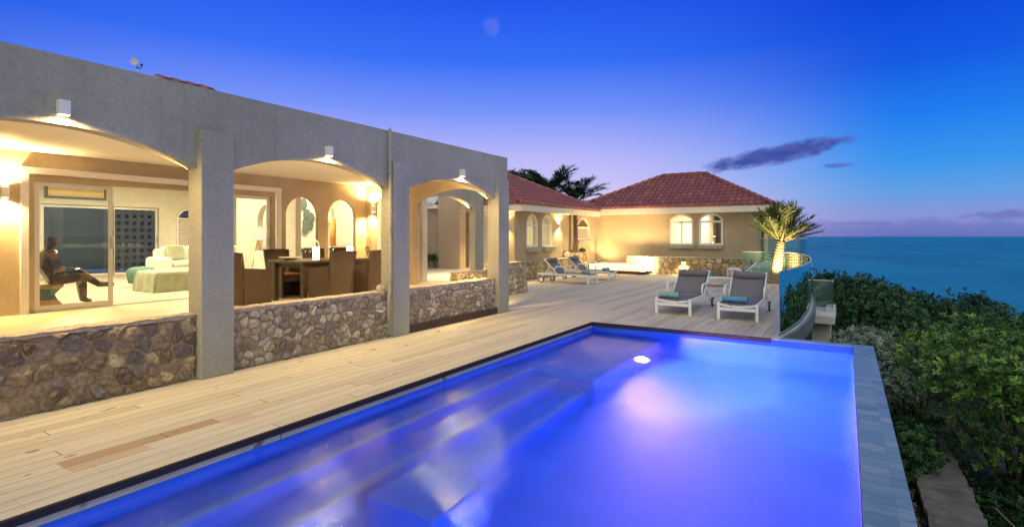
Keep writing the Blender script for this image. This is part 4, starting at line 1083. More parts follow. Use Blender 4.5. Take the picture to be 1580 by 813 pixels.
# ================================================================== LOUNGERS
def make_lounger(label):
    r = thing('sun_lounger', label, 'sun lounger', (0, 0, 0), 0, 'white framed sun loungers on the deck')
    W2, L = .34, 1.95; zt = .33; fm_ = M['lounger_white']
    f = MB()
    for s in (-1, 1): f.box(s*W2-.022, s*W2+.022, .0, L, zt-.06, zt)
    f.box(-W2+.022, W2-.022, L-.04, L, zt-.055, zt-.005); f.box(-W2+.022, W2-.022, .005, .03, .175, .235)
    f.tube([(-W2, .02, zt-.03), (-W2*.6, .03, zt-.065), (0, .035, zt-.08), (W2*.6, .03, zt-.065), (W2, .02, zt-.03)], .018, 8)
    obj('frame', f, fm_, r, bevel=.005)
    for s in (-1, 1):
        obj('leg', MB().box(s*W2-.026, s*W2+.026, -.005, .045, 0, zt+.004), fm_, r, bevel=.006)
        l = obj('leg', MB().box(s*W2-.02, s*W2+.02, 1.74, 1.79, .11, zt-.06), fm_, r, bevel=.004)
        w = MB(); w.M = Matrix.Translation((s*(W2+.05), 1.78, .105)) @ Matrix.Rotation(R(90), 4, 'Y')
        w.lathe([(.03, -.018), (.105, -.018), (.105, .018), (.03, .018)], n=22); wh = obj('wheel', w, M['dark'], r, smooth=False)
        w = MB(); w.M = Matrix.Translation((s*(W2+.05), 1.78, .105)) @ Matrix.Rotation(R(90), 4, 'Y')
        w.lathe([(.01, -.022), (.075, -.022), (.075, .022), (.01, .022)], n=18); obj('hub', w, fm_, wh)
        a = MB(); a.tube([(s*(W2+.03), .86, zt-.02), (s*(W2+.035), .87, zt+.20), (s*(W2+.035), .93, zt+.235), (s*(W2+.035), 1.2, zt+.235), (s*(W2+.03), 1.26, zt+.18), (s*(W2+.03), 1.28, zt-.02)], .021, 8); obj('armrest', a, fm_, r, smooth=True)
    # sling seat, slightly sagging
    def sling(p0, p1, sag, w, th=.012, n=10, m=8):
        mb = MB(); p0 = Vector(p0); p1 = Vector(p1); vs = []; d = p1-p0; nn = Vector((0, -d.z, d.y)).normalized()
        for k_ in (0, 1):
            for i in range(n+1):
                for j in range(m+1):
                    u = -1+2*j/m; v = p0+d*(i/n); q = v+Vector((u*w, 0, 0))-nn*(sag*(1-u*u))+nn*(k_*th); vs.append(q)
        A_ = (n+1)*(m+1)
        fs = [(i*(m+1)+j, i*(m+1)+j+1, (i+1)*(m+1)+j+1, (i+1)*(m+1)+j) for i in range(n) for j in range(m)]
        fs += [tuple(A_+x for x in reversed(f_)) for f_ in fs]
        ring = [j for j in range(m+1)]+[i*(m+1)+m for i in range(1, n+1)]+[n*(m+1)+j for j in range(m-1, -1, -1)]+[i*(m+1) for i in range(n-1, 0, -1)]
        fs += [(ring[i], ring[(i+1) % len(ring)], A_+ring[(i+1) % len(ring)], A_+ring[i]) for i in range(len(ring))]
        mb.add(vs, fs); return mb
    obj('seat_sling', sling((0, .05, zt-.01), (0, 1.17, zt-.005), .03, W2-.01), M['sling'], r, smooth=True)
    b0, b1 = (0, 1.17, zt), (0, 1.70, zt+.48)
    bk = obj('backrest', sling(b0, b1, .02, W2-.02), M['sling'], r, smooth=True)
    bf = MB()
    for s in (-1, 1): bf.tube([(s*(W2-.005), b0[1], b0[2]-.01), (s*(W2-.005), b1[1], b1[2])], .017, 8)
    bf.tube([(-W2, b1[1], b1[2]), (W2, b1[1], b1[2])], .017, 8); bf.tube([(-W2+.05, 1.5, zt+.25), (-W2+.05, 1.72, zt-.03)], .012, 6); bf.tube([(W2-.05, 1.5, zt+.25), (W2-.05, 1.72, zt-.03)], .012, 6)
    obj('back_frame', bf, fm_, bk, smooth=True)
    hp = MB(); c_ = Vector((0, 1.60, zt+.43)); pts = [(x*(W2-.03), c_.y-.02, c_.z) for x in (-1, -.97, -.5, 0, .5, .97, 1)]
    hp.tube(pts, [.05, .075, .08, .08, .08, .075, .05], 14, flat=.62); obj('head_cushion', hp, M['sling'], r, smooth=True)
    return r
def towel(label, loc, rz, mt, lid, L=.42):
    m_ = MB(); r0 = .075; N = 40
    pts = []
    for i in range(N): # spiral roll
        a = i/N*2*PI*2.4; rr_ = r0*(1-.5*i/N); pts.append((math.cos(a)*rr_, math.sin(a)*rr_*.85))
    vs = [];
    for k_, x in enumerate((-L/2, -L/2+.015, 0, L/2-.015, L/2)):
        sc = .94 if k_ in (0, 4) else 1
        for (p, q) in pts: vs.append((x+.004*math.sin(p*60), p*sc, q*sc+.066))
    fs = [(k_*N+i, k_*N+i+1, (k_+1)*N+i+1, (k_+1)*N+i) for k_ in range(4) for i in range(N-1)]
    m_.add(vs, fs); m_.tube([(-L/2+.01, 0, .066), (L/2-.01, 0, .066)], .058, 14)
    o = obj('rolled_towel', m_, mt, smooth=True, loc=loc); o.rotation_euler = (0, 0, rz); tag(o, label, 'towel', 'towels on the loungers'); return o
L1 = make_lounger('front left sun lounger with green towel, facing the pool'); L1.location = (-3.0, 10.93, 0); L1.rotation_euler = (0, 0, R(-1))
copy_thing(L1, (-1.75, 10.80, 0), R(1), 'front right sun lounger with blue towel, beside the glass')
copy_thing(L1, (-4.05, 17.8, 0), R(-80), 'sun lounger side-on behind the two front ones, near the palm')
copy_thing(L1, (-7.15, 16.45, 0), R(88), 'nearer lounger of the pair beside the long stone wall')
copy_thing(L1, (-7.25, 18.45, 0), R(88), 'farther lounger of the pair, next to the glowing spa')
towel('rolled pale green towel on the front left lounger', (-3.12, 11.12, .315), R(-6), M['towel_green'], 0)
towel('rolled blue towel on the front right lounger', (-1.82, 11.0, .315), R(-8), M['towel_blue'], 0, .46)
towel('small green towel on the lounger behind the front pair', (-3.8, 17.85, .315), R(-30), M['towel_green'], 0, .34)
towel('grey-green towel on the nearer left lounger', (-7.4, 16.42, .315), R(80), M['towel_green'], 0, .3)
towel('pale towel on the farther left lounger beside the spa', (-7.5, 18.42, .315), R(75), M['towel_green'], 0, .3)
for i, (x, y) in enumerate(((-1.52, 18.0), )):
    pass

# ================================================================== FURNITURE
TZ = .41
def make_chair(label):
    r = thing('wicker_chair', label, 'dining chair', (0, 0, 0), 0, 'brown wicker chairs round the dining table')
    w = .27
    # front of the chair is +Y ; back at y=-.27
    b = MB(); n = 14; vs = []
    prof = [(-.20, .0), (-.19, .12), (-.205, .3), (-.23, .5), (-.27, .7), (-.31, .92)]
    for k_, off in enumerate((0, -.045)):
        for (y, z) in prof:
            for j in range(9):
                u = -1+2*j/8; ww = w*(1-.06*math.sin(z*4)); vs.append((u*ww, y+off+.03*(u*u), z+(.015*(1-u*u) if z > .9 else 0)))
    K = len(prof)*9
    fs = [(i*9+j, i*9+j+1, (i+1)*9+j+1, (i+1)*9+j) for i in range(len(prof)-1) for j in range(8)]
    fs += [tuple(K+x for x in reversed(f_)) for f_ in fs]
    ring = list(range(9))+[i*9+8 for i in range(1, len(prof))]+[(len(prof)-1)*9+j for j in range(7, -1, -1)]+[i*9 for i in range(len(prof)-2, 0, -1)]
    fs += [(ring[i], ring[(i+1) % len(ring)], K+ring[(i+1) % len(ring)], K+ring[i]) for i in range(len(ring))]
    b.add(vs, fs); obj('backrest', b, M['wicker'], r, smooth=True)
    obj('seat', MB().box(-w+.03, w-.03, -.2, .27, .30, .42), M['wicker'], r, bevel=.015)
    obj('seat_pad', MB().box(-w+.045, w-.045, -.18, .25, .42, .465), M['seatpad'], r, bevel=.015)
    for s in (-1, 1):
        a = MB(); pr = [(-.22, 0), (.27, 0), (.275, .60), (.15, .63), (-.1, .655), (-.24, .66)]
        vs = [(s*w, y, z) for y, z in pr]+[(s*(w-.045), y, z) for y, z in pr]; m_ = len(pr)
        a.add(vs, [tuple(range(m_)), tuple(reversed(range(m_, 2*m_)))]+[(i, (i+1) % m_, m_+(i+1) % m_, m_+i) for i in range(m_)])
        obj('armrest', a, M['wicker'], r, bevel=.012)
    return r
ch = make_chair('wicker armchair at the near end of the table, seen from its side'); ch.location = (-8.45, 5.12, TZ); ch.rotation_euler = (0, 0, R(8))
copy_thing(ch, (-7.72, 6.28, TZ), R(90), 'wicker chair on the near side, its back between the two lanterns')
copy_thing(ch, (-7.72, 7.16, TZ), R(90), 'wicker chair on the near side, closest to the drainpipe')
copy_thing(ch, (-9.45, 6.55, TZ), R(-90), 'wicker chair across the table, left of the wine glasses')
copy_thing(ch, (-9.45, 7.42, TZ), R(-90), 'wicker chair across the table, behind the first lantern')
copy_thing(ch, (-9.45, 8.15, TZ), R(-90), 'wicker chair across the table, behind the second lantern')
tb = thing('dining_table', 'long dark dining table under the middle arch', 'table', (-8.6, 7.12, TZ))
obj('tabletop', MB().box(-.5, .5, -1.17, 1.17, .70, .75), M['table'], tb, bevel=.008)
for sx in (-.42, .42):
    for sy in (-1.08, 1.08): obj('leg', MB().box(sx-.045, sx+.045, sy-.045, sy+.045, 0, .70), M['table'], tb, bevel=.005)
obj('apron', MB().box(-.42, .42, -1.05, 1.05, .62, .70), M['table'], tb)
M['candle'] = emit('candle_glow', (1, .72, .34), 9)
def lantern(loc, label):
    l = thing('lantern', label, 'lantern', loc, 0, 'lanterns on the dining table')
    obj('glowing_body', MB().lathe([(.055, .01), (.06, .03), (.06, .22), (.05, .24)], n=16), M['candle'], l, smooth=True)
    obj('base', MB().lathe([(.065, 0), (.065, .012)], n=16), M['chrome'], l)
    h = [(0, .065*math.cos(a), .24+.11*math.sin(a)) for a in [PI*i/12 for i in range(13)]]
    obj('handle', MB().tube(h, .007, 6), M['white'], l, smooth=True)
    li = bpy.data.lights.new('lantern_lamp', 'POINT'); li.energy = 9; li.color = (1, .66, .3); li.shadow_soft_size = .05
    lo = bpy.data.objects.new('lamp', li); C.objects.link(lo); lo.parent = l; lo.location = (0, 0, .42)
lantern((-8.25, 6.35, TZ+.752), 'glowing lantern with ring handle at the near end of the dining table')
lantern((-8.5, 7.35, TZ+.752), 'glowing lantern with ring handle between the two near chair backs')
M['clear'] = m_glass('clear_glassware', (.97, .97, .95), 0, 1.5, .06)
for i, (x, y, lb) in enumerate(((-8.75, 6.5, 'wine glass left of the first lantern, front one'), (-8.60, 6.48, 'wine glass left of the first lantern, rear one'), (-8.9, 7.25, 'wine glass between the two lanterns'), (-8.65, 7.95, 'wine glass beyond the second lantern'))):
    g = thing('wine_glass', lb, 'glass', (x, y, TZ+.752), 0, 'wine glasses on the dining table')
    obj('bowl', MB().lathe([(.008, .09), (.03, .11), (.042, .15), (.036, .21), (.034, .21), (.038, .15), (.027, .112), (.004, .095)], n=14), M['clear'], g, smooth=True)
    obj('stem', MB().lathe([(.034, 0), (.03, .004), (.005, .01), (.004, .09)], n=12), M['clear'], g, smooth=True)
pl_ = MB().lathe([(.08, 0), (.17, .03), (.21, .045), (.2, .05), (.1, .02)], (0, 0, 0), 24)
tag(obj('serving_platter', pl_, M['cream'], smooth=True, loc=(-8.8, 6.2, TZ+.752)), 'wide shallow cream platter near the table end', 'platter')

# ---- living room
FZ = .406
def soft(name, label, cat, boxes, mt, loc, rz=0, bv=.06, parts=None):
    r = thing(name, label, cat, loc, rz)
    for nm, bx, mtt in boxes:
        obj(nm, MB().box(*bx), mtt, r, bevel=bv)
    return r
# ottoman with throw: centre
ot = thing('ottoman', 'cream ottoman standing in the living room under a green throw', 'ottoman', (-12.75, 6.12, FZ))
obj('body', MB().box(-.42, .42, -.62, .62, .04, .40), M['sofa'], ot, bevel=.04)
for sx in (-.36, .36):
    for sy in (-.55, .55): obj('foot', MB().box(sx-.03, sx+.03, sy-.03, sy+.03, 0, .04), M['dark'], ot)
def drape(x0, x1, y0, y1, zt, drop, seed):
    mb = MB(); n = 36; vs = []; rnd = random.Random(seed)
    for i in range(n+1):
        for j in range(n+1):
            u = i/n*2-1; v = j/n*2-1
            ux = u*(x1-x0)/2*1.95; vy = v*(y1-y0)/2*1.62; cx, cy = (x0+x1)/2, (y0+y1)/2
            hx, hy = (x1-x0)/2+.02, (y1-y0)/2+.02
            ox = max(0, abs(ux)-hx); oy = max(0, abs(vy)-hy); d = math.hypot(ox, oy)
            x = math.copysign(min(abs(ux), hx)+.16*ox, ux); y = math.copysign(min(abs(vy), hy)+.16*oy, vy)
            w = noise.noise(Vector((ux*5, vy*5, seed)))
            ang = math.atan2(vy, ux)
            fold = .03*math.sin(ang*16)*min(1, d*6)
            vs.append((cx+x*(1+fold)+.01*w, cy+y*(1+fold)+.01*w, zt+.02+.02*w-d*drop))
    mb.add(vs, [(i*(n+1)+j, (i+1)*(n+1)+j, (i+1)*(n+1)+j+1, i*(n+1)+j+1) for i in range(n) for j in range(n)])
    return mb
th_ = obj('throw_blanket', drape(-.42, .42, -.62, .62, .42, 1.3, 4), M['throw'], smooth=True, loc=(-12.75, 6.12, FZ)); tag(th_, 'sage green throw blanket draped over the cream ottoman', 'blanket')
sf = thing('sofa', 'cream sofa with loose cushions behind the ottoman', 'sofa', (-14.9, 8.0, FZ))
obj('base', MB().box(-.45, .45, -1.2, 1.6, .06, .42), M['sofa'], sf, bevel=.05)
obj('backrest', MB().box(-.62, -.38, -1.2, 1.6, .3, .86), M['sofa'], sf, bevel=.08)
obj('armrest', MB().box(-.5, .5, -1.42, -1.18, .06, .66), M['sofa'], sf, bevel=.08)
for i in range(3): obj('back_cushion', MB().box(-.40, -.18, -1.15+i*.9, -.3+i*.9, .42, .92), M['sofa'], sf, bevel=.09)
for i in range(3): obj('seat_cushion', MB().box(-.2, .47, -1.16+i*.9, -.28+i*.9, .42, .56), M['sofa'], sf, bevel=.05)
for (y, lb, m__) in ((-.9, 'small grey-green scatter cushion at the left end of the sofa', 'throw'), (.3, 'pale green scatter cushion in the middle of the sofa', 'throw')):
    m_ = MB(); m_.box(-.06, .06, -.22, .22, -.2, .2); o = obj('scatter_cushion', m_, M[m__] if y < 0 else simple('pale_green_cloth', (.5, .55, .40), .9), bevel=.05, loc=(-14.9-.02, 8.0+y, FZ+.77)); o.rotation_euler = (0, R(-18), 0); tag(o, lb, 'cushion')
ct_ = thing('side_table', 'brown wooden coffee table right of the ottoman', 'table', (-13.3, 7.3, FZ))
obj('top', MB().box(-.35, .35, -.35, .35, .36, .42), simple('honey_wood', (.36, .2, .09), .5, var=.3, sc=12), ct_, bevel=.01)
for sx in (-.28, .28):
    for sy in (-.28, .28): obj('leg', MB().box(sx-.05, sx+.05, sy-.05, sy+.05, 0, .36), simple('honey_wood', (.36, .2, .09), .5, var=.3, sc=12), ct_)
bk_ = thing('basket', 'wicker basket left of the ottoman', 'basket', (-14.05, 5.95, FZ))
obj('body', MB().lathe([(.16, 0), (.2, .15), (.22, .34), (.205, .34), (.18, .15), (.14, .02)], n=20), M['seatpad'], bk_, smooth=True)
m_ = MB(); m_.lathe([(.23, .10), (.26, .25), (.27, .38), (.2, .46), (.08, .48), (.01, .47)], n=26)
m_.v = [(x*(1+.12*math.sin(9*math.atan2(y, x))), y*(1+.12*math.sin(9*math.atan2(y, x))), z) for x, y, z in m_.v]
tag(obj('knitted_blanket', m_, simple('teal_knit', (.12, .24, .20), .95, var=.3, sc=25, bump=.8, bsc=80), smooth=True, loc=(-14.05, 5.95, FZ)), 'teal knitted blanket spilling out of the basket', 'blanket')
# seated faceted statue
st_ = thing('statue', 'faceted bronze seated figure sculpture behind the left glass panel', 'sculpture', (-11.45, 3.42, FZ))
st_.scale = (.93, .93, .93)
def skin(name, pts, edges, rads, mt, par, root=0, sub=0):
    me = bpy.data.meshes.new(name); me.from_pydata([Vector(p) for p in pts], edges, []); me.materials.append(mt)
    o = bpy.data.objects.new(name, me); C.objects.link(o); o.parent = par
    sm = o.modifiers.new('skin', 'SKIN'); sv = me.skin_vertices[0].data
    for i, r_ in enumerate(rads): sv[i].radius = (r_, r_) if not isinstance(r_, tuple) else r_
    sv[root].use_root = True
    sm.use_smooth_shade = False
    if sub: s_ = o.modifiers.new('sub', 'SUBSURF'); s_.levels = sub; s_.render_levels = sub
    return o
def m_facet():
    m, t, bs = mat('patchwork_bronze'); p = pos(t)
    v = t.new('ShaderNodeTexVoronoi'); v.inputs['Scale'].default_value = 7; t.l.new(p, v.inputs['Vector'])
    sp_ = t.new('ShaderNodeSeparateColor'); t.l.new(v.outputs['Color'], sp_.inputs[0])
    c = t.ramp(sp_.outputs[0], [(0, (.05, .04, .05, 1)), (.35, (.12, .08, .06, 1)), (.6, (.22, .15, .10, 1)), (.8, (.20, .07, .05, 1)), (1, (.40, .32, .20, 1))], 'CONSTANT')
    t.l.new(c, bs.inputs['Base Color']); bs.inputs['Roughness'].default_value = .35; bs.inputs['Metallic'].default_value = .35; return m
mf = m_facet()
pts = [(0, 0, .52), (0, -.02, .72), (0, .03, .95), (0, .03, 1.05), (0, .06, 1.17), (0, .07, 1.27),       # pelvis, waist, chest, neck, head, crown
       (.19, .02, .93), (.24, .10, .70), (.10, .30, .66), (.05, .38, .66),                                # right arm
       (-.19, .02, .93), (-.24, .10, .70), (-.08, .32, .64), (-.03, .40, .64),
       (.11, .08, .50), (.13, .46, .52), (.12, .50, .1), (.12, .62, .05),                                # right leg
       (-.11, .08, .52), (-.02, .48, .60), (.03, .78, .36), (.05, 1.02, .34)]                            # left leg crossed
edges = [(0, 1), (1, 2), (2, 3), (3, 4), (4, 5), (2, 6), (6, 7), (7, 8), (8, 9), (2, 10), (10, 11), (11, 12), (12, 13), (0, 14), (14, 15), (15, 16), (16, 17), (0, 18), (18, 19), (19, 20), (20, 21)]
rads = [.12, .10, .13, .045, .085, .065, .06, .05, .035, .03, .07, .05, .035, .03, .10, .075, .05, .035, .10, .075, .05, .03]
skin('body', pts, edges, rads, mf, st_, 0, 0)
sl2 = thing('carved_stool', 'waisted wooden stool with orange base under the seated sculpture', 'stool', (-11.45, 3.42, FZ))
sl2.scale = (.93, .93, .93)
obj('seat', MB().lathe([(.2, .33), (.24, .36), (.24, .40), (.0, .40)], n=6), simple('pale_wood', (.45, .36, .22), .5), sl2)
obj('waist', MB().lathe([(.15, .13), (.11, .22), (.2, .33)], n=6), simple('blue_green_paint', (.10, .16, .18), .5), sl2)
obj('base', MB().lathe([(.26, 0), (.15, .13)], n=6), M['seatpad'], sl2)
# framed painting over the back doors
pg = thing('painting', 'wide framed landscape painting above the far sliding door', 'painting', (IX+.02, 6.24, 2.72))
obj('frame', MB().box(0, .05, -.72, .72, -.06, .40), simple('dark_frame', (.06, .08, .08), .5), pg, bevel=.01)
def m_paint():
    m, t, bs = mat('abstract_harbour_painting'); p = pos(t); s = t.new('ShaderNodeSeparateXYZ'); t.l.new(p, s.inputs[0])
    n = t.noise(t.mapping(p, scale=(1, 9, 22)), 1, 4)
    c = t.ramp(t.m('ADD', t.m('MULTIPLY', s.outputs[2], 2.2), t.m('MULTIPLY', n, .35)), [(0, (.25, .32, .18, 1)), (.2, (.55, .40, .15, 1)), (.45, (.75, .55, .25, 1)), (.6, (.5, .3, .15, 1)), (.8, (.35, .5, .5, 1)), (1, (.6, .65, .55, 1))])
    t.l.new(c, bs.inputs['Base Color']); return m
obj('canvas', MB().box(.05, .055, -.65, .65, 0, .34), m_paint(), pg)
# wall art of leaves seen through the first small arch
wa = thing('leaf_wall_art', 'cluster of dark metal leaves on the pale wall', 'wall art', (-12.98, 9.55, 2.1)); rl = random.Random(9)
for i, (y, z, s) in enumerate(((.0, .40, .17), (.12, .12, .15), (.25, .02, .15), (.10, -.12, .15), (.22, -.20, .14), (.06, -.32, .13))):
    m_ = MB(); vs = [(.02+.012*(i % 3), y, z)]+[(.01+.012*(i % 3), y+s*math.cos(a)*.8*(1+.06*math.cos(5*a)), z+s*math.sin(a)*1.05) for a in [2*PI*k_/18 for k_ in range(18)]]
    vs2 = [(x-.01, y_, z_) for x, y_, z_ in vs]
    m_.add(vs+vs2, [(0, 1+k_, 1+(k_+1) % 18) for k_ in range(18)]+[(1+k_, 20+k_, 20+(k_+1) % 18, 1+(k_+1) % 18) for k_ in range(18)])
    obj('leaf', m_, M['leafart'], wa)
wb = thing('leaf_wall_art', 'faint grey leaf sprig on the pale wall, left of the dark cluster', 'wall art', (-12.98, 8.9, 2.15))
for i in range(7):
    z = .25-i*.09; y = .05*math.sin(i); obj('leaf', MB().lathe([(.0, 0), (.07, .004), (.0, .01)], n=8) if False else MB().box(0, .01, y-.06, y+.05, z, z+.075), simple('grey_leaf_metal', (.45, .5, .47), .6), wb, bevel=.02)
sb_ = thing('sideboard_counter', 'white counter behind the small arched openings', 'counter', (-12.5, 9.1, FZ)); obj('top', MB().box(-.45, .3, -1.1, 1.3, .86, .92), M['white'], sb_); obj('cabinet', MB().box(-.42, .25, -1.08, 1.28, 0, .86), M['white'], sb_)
wd = tag(obj('wooden_totem', MB().lathe([(.09, 0), (.085, .4), (.075, .75), (.07, .76)], n=14), M['seatpad'], smooth=True, loc=(-12.2, 9.95, FZ+.92)), 'tall reddish wooden vase on the counter in the second arched opening', 'vase')
pc = thing('small_picture', 'small framed picture on the pale wall inside the second arch', 'picture', (-12.98, 10.35, 2.0)); obj('frame', MB().box(0, .03, -.2, .2, -.02, .42), M['chrome'], pc); obj('canvas', MB().box(.03, .034, -.17, .17, .01, .39), M['cream'], pc)
# floor lamp and cushion seen through the right door panel
fl = thing('tripod_lamp', 'white shaded lamp on a wooden tripod behind the right door panel', 'lamp', (-13.25, 7.3, FZ))
M['shade'] = emit('lit_lamp_shade', (1, .85, .55), 1.2)
fl.location = (-11.85, 7.5, FZ)
obj('lamp_shade', MB().lathe([(.17, 1.1), (.13, 1.42)], n=20), M['shade'], fl, smooth=True)
for a in (0, 2.1, 4.2): obj('leg', MB().tube([(.22*math.cos(a), .22*math.sin(a), 0), (.02*math.cos(a), .02*math.sin(a), 1.1)], .014, 6), M['seatpad'], fl)
ac = thing('cream_armchair', 'cream armchair just inside the right door panel', 'armchair', (-11.55, 7.15, FZ))
obj('seat', MB().box(-.3, .3, -.3, .3, .08, .45), M['sofa'], ac, bevel=.05); obj('backrest', MB().box(-.3, .3, .2, .36, .3, .85), M['sofa'], ac, bevel=.06)
# garden screen outside the rear doors
sc_ = thing('perforated_screen', 'pale wall pierced with square holes outside the rear doors', 'screen wall', (-23.0, 8.5, .4))
m_ = MB(); nx_, nz_ = 12, 9; p_ = .26
for i in range(nx_):
    m_.box(-.05, .05, i*p_, i*p_+.13, 0, nz_*p_)
    for j in range(nz_+1): m_.box(-.045, .045, i*p_+.13, (i+1)*p_, j*p_-.065, j*p_+.065)
obj('screen', m_, simple('grey_screen_paint', (.17, .19, .21), .8), sc_)

tag(obj('dusk_backdrop', MB().box(-23.4, -23.2, 0, 14, .4, 3.6), simple('dark_blue_grey_wall', (.07, .10, .14), .8)), 'added dark backdrop wall outside the rear doors behind the pierced screen', 'wall')  # added backdrop; the dusk darkness is put into its blue-grey colour
# ================================================================== LAMPS
WARM = (1, .67, .25)
M['bulb'] = emit('warm_bulb', (1, .74, .38), 14)
def light(par, typ, loc, e, col=WARM, rot=None, size=.08, spread=None, sy=None, name='lamp', blend=.6, angle=None):
    li = bpy.data.lights.new(name, typ); li.energy = e; li.color = col
    if typ == 'AREA':
        li.size = size
        if sy: li.shape = 'RECTANGLE'; li.size_y = sy
        if spread: li.spread = R(spread)
    elif typ == 'SPOT': li.spot_size = R(angle or 100); li.spot_blend = blend; li.shadow_soft_size = size
    else: li.shadow_soft_size = size
    o = bpy.data.objects.new(name, li); C.objects.link(o); o.location = loc
    if par is not None: o.parent = par
    if rot: o.rotation_euler = rot
    return o
# white box downlights above each arch
for y, lb in ((1.95, 'white box wall light above the nearest arch'), (4.93, 'white box wall light above the middle arch'), (7.98, 'white box wall light above the third arch')):
    w = thing('wall_light', lb, 'wall light', (FX, y, 2.72), 0, 'white box lights above the arches')
    bx = MB(); bx.box(.0, .085, -.043, .043, .0, .135); obj('housing', bx, M['white'], w, bevel=.004)
    obj('bulb', MB().box(.015, .075, -.038, .038, -.004, .001), M['bulb'], w)
    light(w, 'SPOT', (.05, 0, -.012), 230, WARM, (0, R(-8), 0), .05, angle=172, blend=.5)
# back-wall sconces, plus unseen ones added behind the pillars to warm the terrace
def sconce(x, y, z, nx, ny, label, e, grp, down=1.0):
    w = thing('sconce', label, 'wall light', (x, y, z), 0, grp)
    hx, hy = (.05 if ny else .0), (.05 if nx else .0)
    c = Vector((nx*.05, ny*.05, 0))
    obj('body', MB().box(c.x-.045, c.x+.045, c.y-.045, c.y+.045, -.08, .08), M['white'], w, bevel=.004)
    obj('bulb', MB().box(c.x-.032, c.x+.032, c.y-.032, c.y+.032, .081, .086).box(c.x-.032, c.x+.032, c.y-.032, c.y+.032, -.086, -.081), M['bulb'], w)
    c2 = Vector((nx*.06, ny*.06, 0))
    light(w, 'SPOT', (c2.x, c2.y, .10), e, WARM, (PI, 0, 0), .04, angle=150, blend=.8)
    if down: light(w, 'SPOT', (c2.x, c2.y, -.10), e*down, WARM, (0, 0, 0), .04, angle=150, blend=.8)
    return w
g1 = 'up and down wall lights on the terrace'
sconce(-10.6, 2.66, 2.25, 1, 0, 'glowing wall light left of the sliding door', 420, g1)
sconce(-10.28, 9.7, 2.3, 0, -1, 'glowing wall light in the terrace corner near the shutters', 340, g1)
sconce(FB, 3.35, 2.1, -1, 0, 'unseen added fill light on the back of the first pillar', 560, g1, .12)  # pillar-back lamps from here are added to brighten ceiling and third bay
sconce(FB, 6.32, 2.1, -1, 0, 'unseen added fill light on the back of the middle pillar', 560, g1, .12)
sconce(FB, .38, 2.1, -1, 0, 'unseen added fill light on the pillar outside the left edge', 560, g1, .12)
sconce(FB, 9.35, 2.1, -1, 0, 'unseen added fill light on the back of the last pillar', 900, g1, .8)
sconce(-9.42, 12.75, 2.1, -1, 0, 'unseen added fill light on the courtyard side of the arcade pier', 900, 'added fill lights in the courtyard')  # hidden lamp added to brighten the courtyard floor
sconce(-12.4, 15.15, 2.1, 0, -1, 'wall light on the tall courtyard wall behind the arcade', 0.1, 'added fill lights in the courtyard') if False else None
g2 = 'wall lights on the left house'
sconce(LX, 19.75, 2.02, 1, 0, 'glowing wall light right of the narrow arched windows', 260, g2)
sconce(-10.6, 16.3, 2.0, 0, -1, 'glowing wall light on the side wall of the left house', 300, g2)
fp = thing('garden_spotlight', 'low spotlight washing the corner wall of the far patio', 'spotlight', (-9.75, 23.1, .40))
obj('head', MB().lathe([(.03, .0), (.05, .03), (.055, .09), (.045, .09)], n=14), M['dark'], fp, smooth=True); obj('lens', MB().lathe([(.044, .088), (.03, .091)], n=14), M['bulb'], fp)
light(fp, 'SPOT', (0, 0, .12), 160, WARM, (R(160), R(20), 0), .04, angle=150, blend=.9)
# step light in far stone wall
sw = thing('step_light', 'small glowing recessed light in the far stone wall', 'wall light', (-5.72, 22.47, .47))
obj('housing', MB().box(-.09, .09, -.03, .03, -.0, .08), M['white'], sw); obj('bulb', MB().box(-.08, .08, -.036, -.03, .005, .04), M['bulb'], sw)
light(sw, 'SPOT', (0, -.08, .0), 95, WARM, (R(0), 0, 0), .04, angle=140, blend=.8)
# spa spill
light(sp, 'AREA', (0.1, -.32, .3), 110, (1, .74, .36), (R(90), 0, 0), 2.3, sy=.25)
light(sp, 'AREA', (1.4, -.15, .35), 260, (1, .66, .28), (R(90), 0, R(60)), .3, sy=.2)
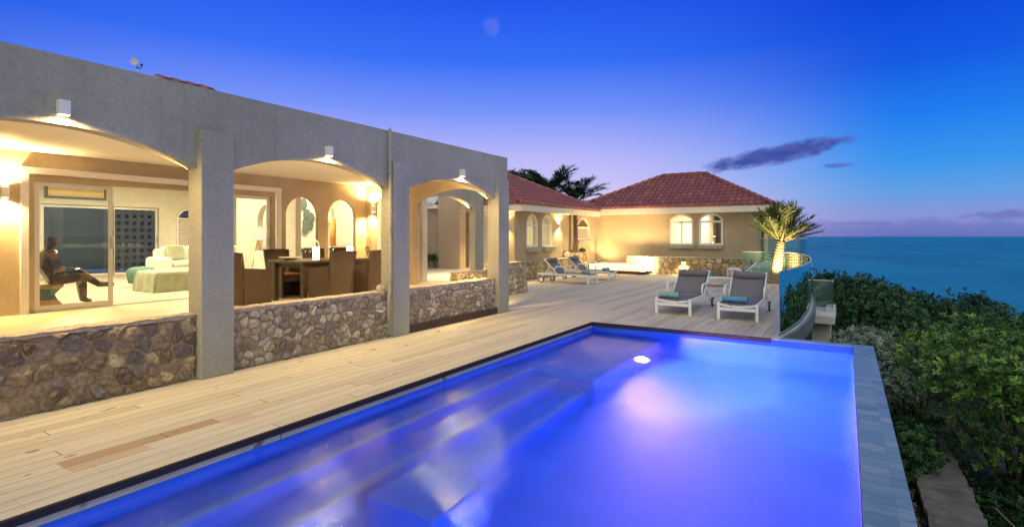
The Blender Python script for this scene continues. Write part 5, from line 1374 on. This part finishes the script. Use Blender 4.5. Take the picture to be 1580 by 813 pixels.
# palm uplight
pu = thing('garden_spotlight', 'small black spotlight at the foot of the palm', 'spotlight', (-1.75, 19.35, 0))
m_ = MB(); m_.M = Matrix.Translation((0, 0, .1)) @ Matrix.Rotation(R(-25), 4, 'X'); m_.lathe([(.03, -.05), (.05, .0), (.055, .06), (.045, .06)], n=14)
obj('head', m_, M['dark'], pu, smooth=True); obj('spike', MB().tube([(0, 0, 0), (0, 0, .08)], .01, 6), M['dark'], pu)
light(pu, 'SPOT', (0, -.05, .2), 560, (1, .74, .36), (R(180-24), R(-14), 0), .05, angle=95)
# interior ceiling downlights
M['dl'] = emit('ceiling_downlight_glow', (1, .84, .6), 10)
for i, (x, y, z, e, lb) in enumerate(((-12.6, 4.2, 3.3, 75, 'recessed ceiling light over the statue'), (-12.8, 6.3, 3.3, 75, 'recessed ceiling light over the ottoman'), (-15.8, 5.2, 3.3, 75, 'recessed ceiling light near the rear doors'), (-15.8, 8.2, 3.3, 75, 'recessed ceiling light over the sofa'), (-12.0, 9.2, 3.3, 70, 'recessed ceiling light over the counter'), (-6.3, 25.4, 2.86, 130, 'ceiling light in the far house left room'), (-4.7, 25.0, 2.86, 80, 'ceiling light in the far house right room'), (-11.9, 18.3, 2.56, 45, 'ceiling light in the left house'))):
    d = thing('downlight', lb, 'ceiling light', (x, y, z-.001), 0, 'recessed ceiling lights indoors')
    obj('ring', MB().lathe([(.07, -.012), (.09, -.006), (.09, 0)], n=18), M['white'], d); obj('diffuser', MB().lathe([(.065, -.013), (.06, -.011)], n=18), M['dl'], d)
    light(d, 'AREA', (0, 0, -.05), e*1.75, (1, .84, .52), None, .5)
tl_ = thing('table_lamp', 'small shaded lamp glowing in the right far-house window', 'lamp', (-4.85, 24.3, 1.0)); obj('lamp_shade', MB().lathe([(.14, .18), (.09, .36)], n=16), M['candle'], tl_, smooth=True); obj('base', MB().lathe([(.06, 0), (.02, .05), (.02, .2)], n=12), M['chrome'], tl_)
tt_ = thing('bedside_table', 'small dark table under the lamp in the far house', 'table', (-4.85, 24.3, .4)); obj('top', MB().box(-.25, .25, -.2, .2, .55, .6), M['table'], tt_); obj('leg', MB().box(-.2, -.15, -.15, .15, 0, .55), M['table'], tt_); obj('leg', MB().box(.15, .2, -.15, .15, 0, .55), M['table'], tt_)
sw2 = tag(obj('light_switch', MB().box(-10.68+.04, -10.56, 9.688, 9.7, 1.58, 1.70), M['white'], bevel=.003), 'white switch plate on the corner wall of the terrace', 'switch')
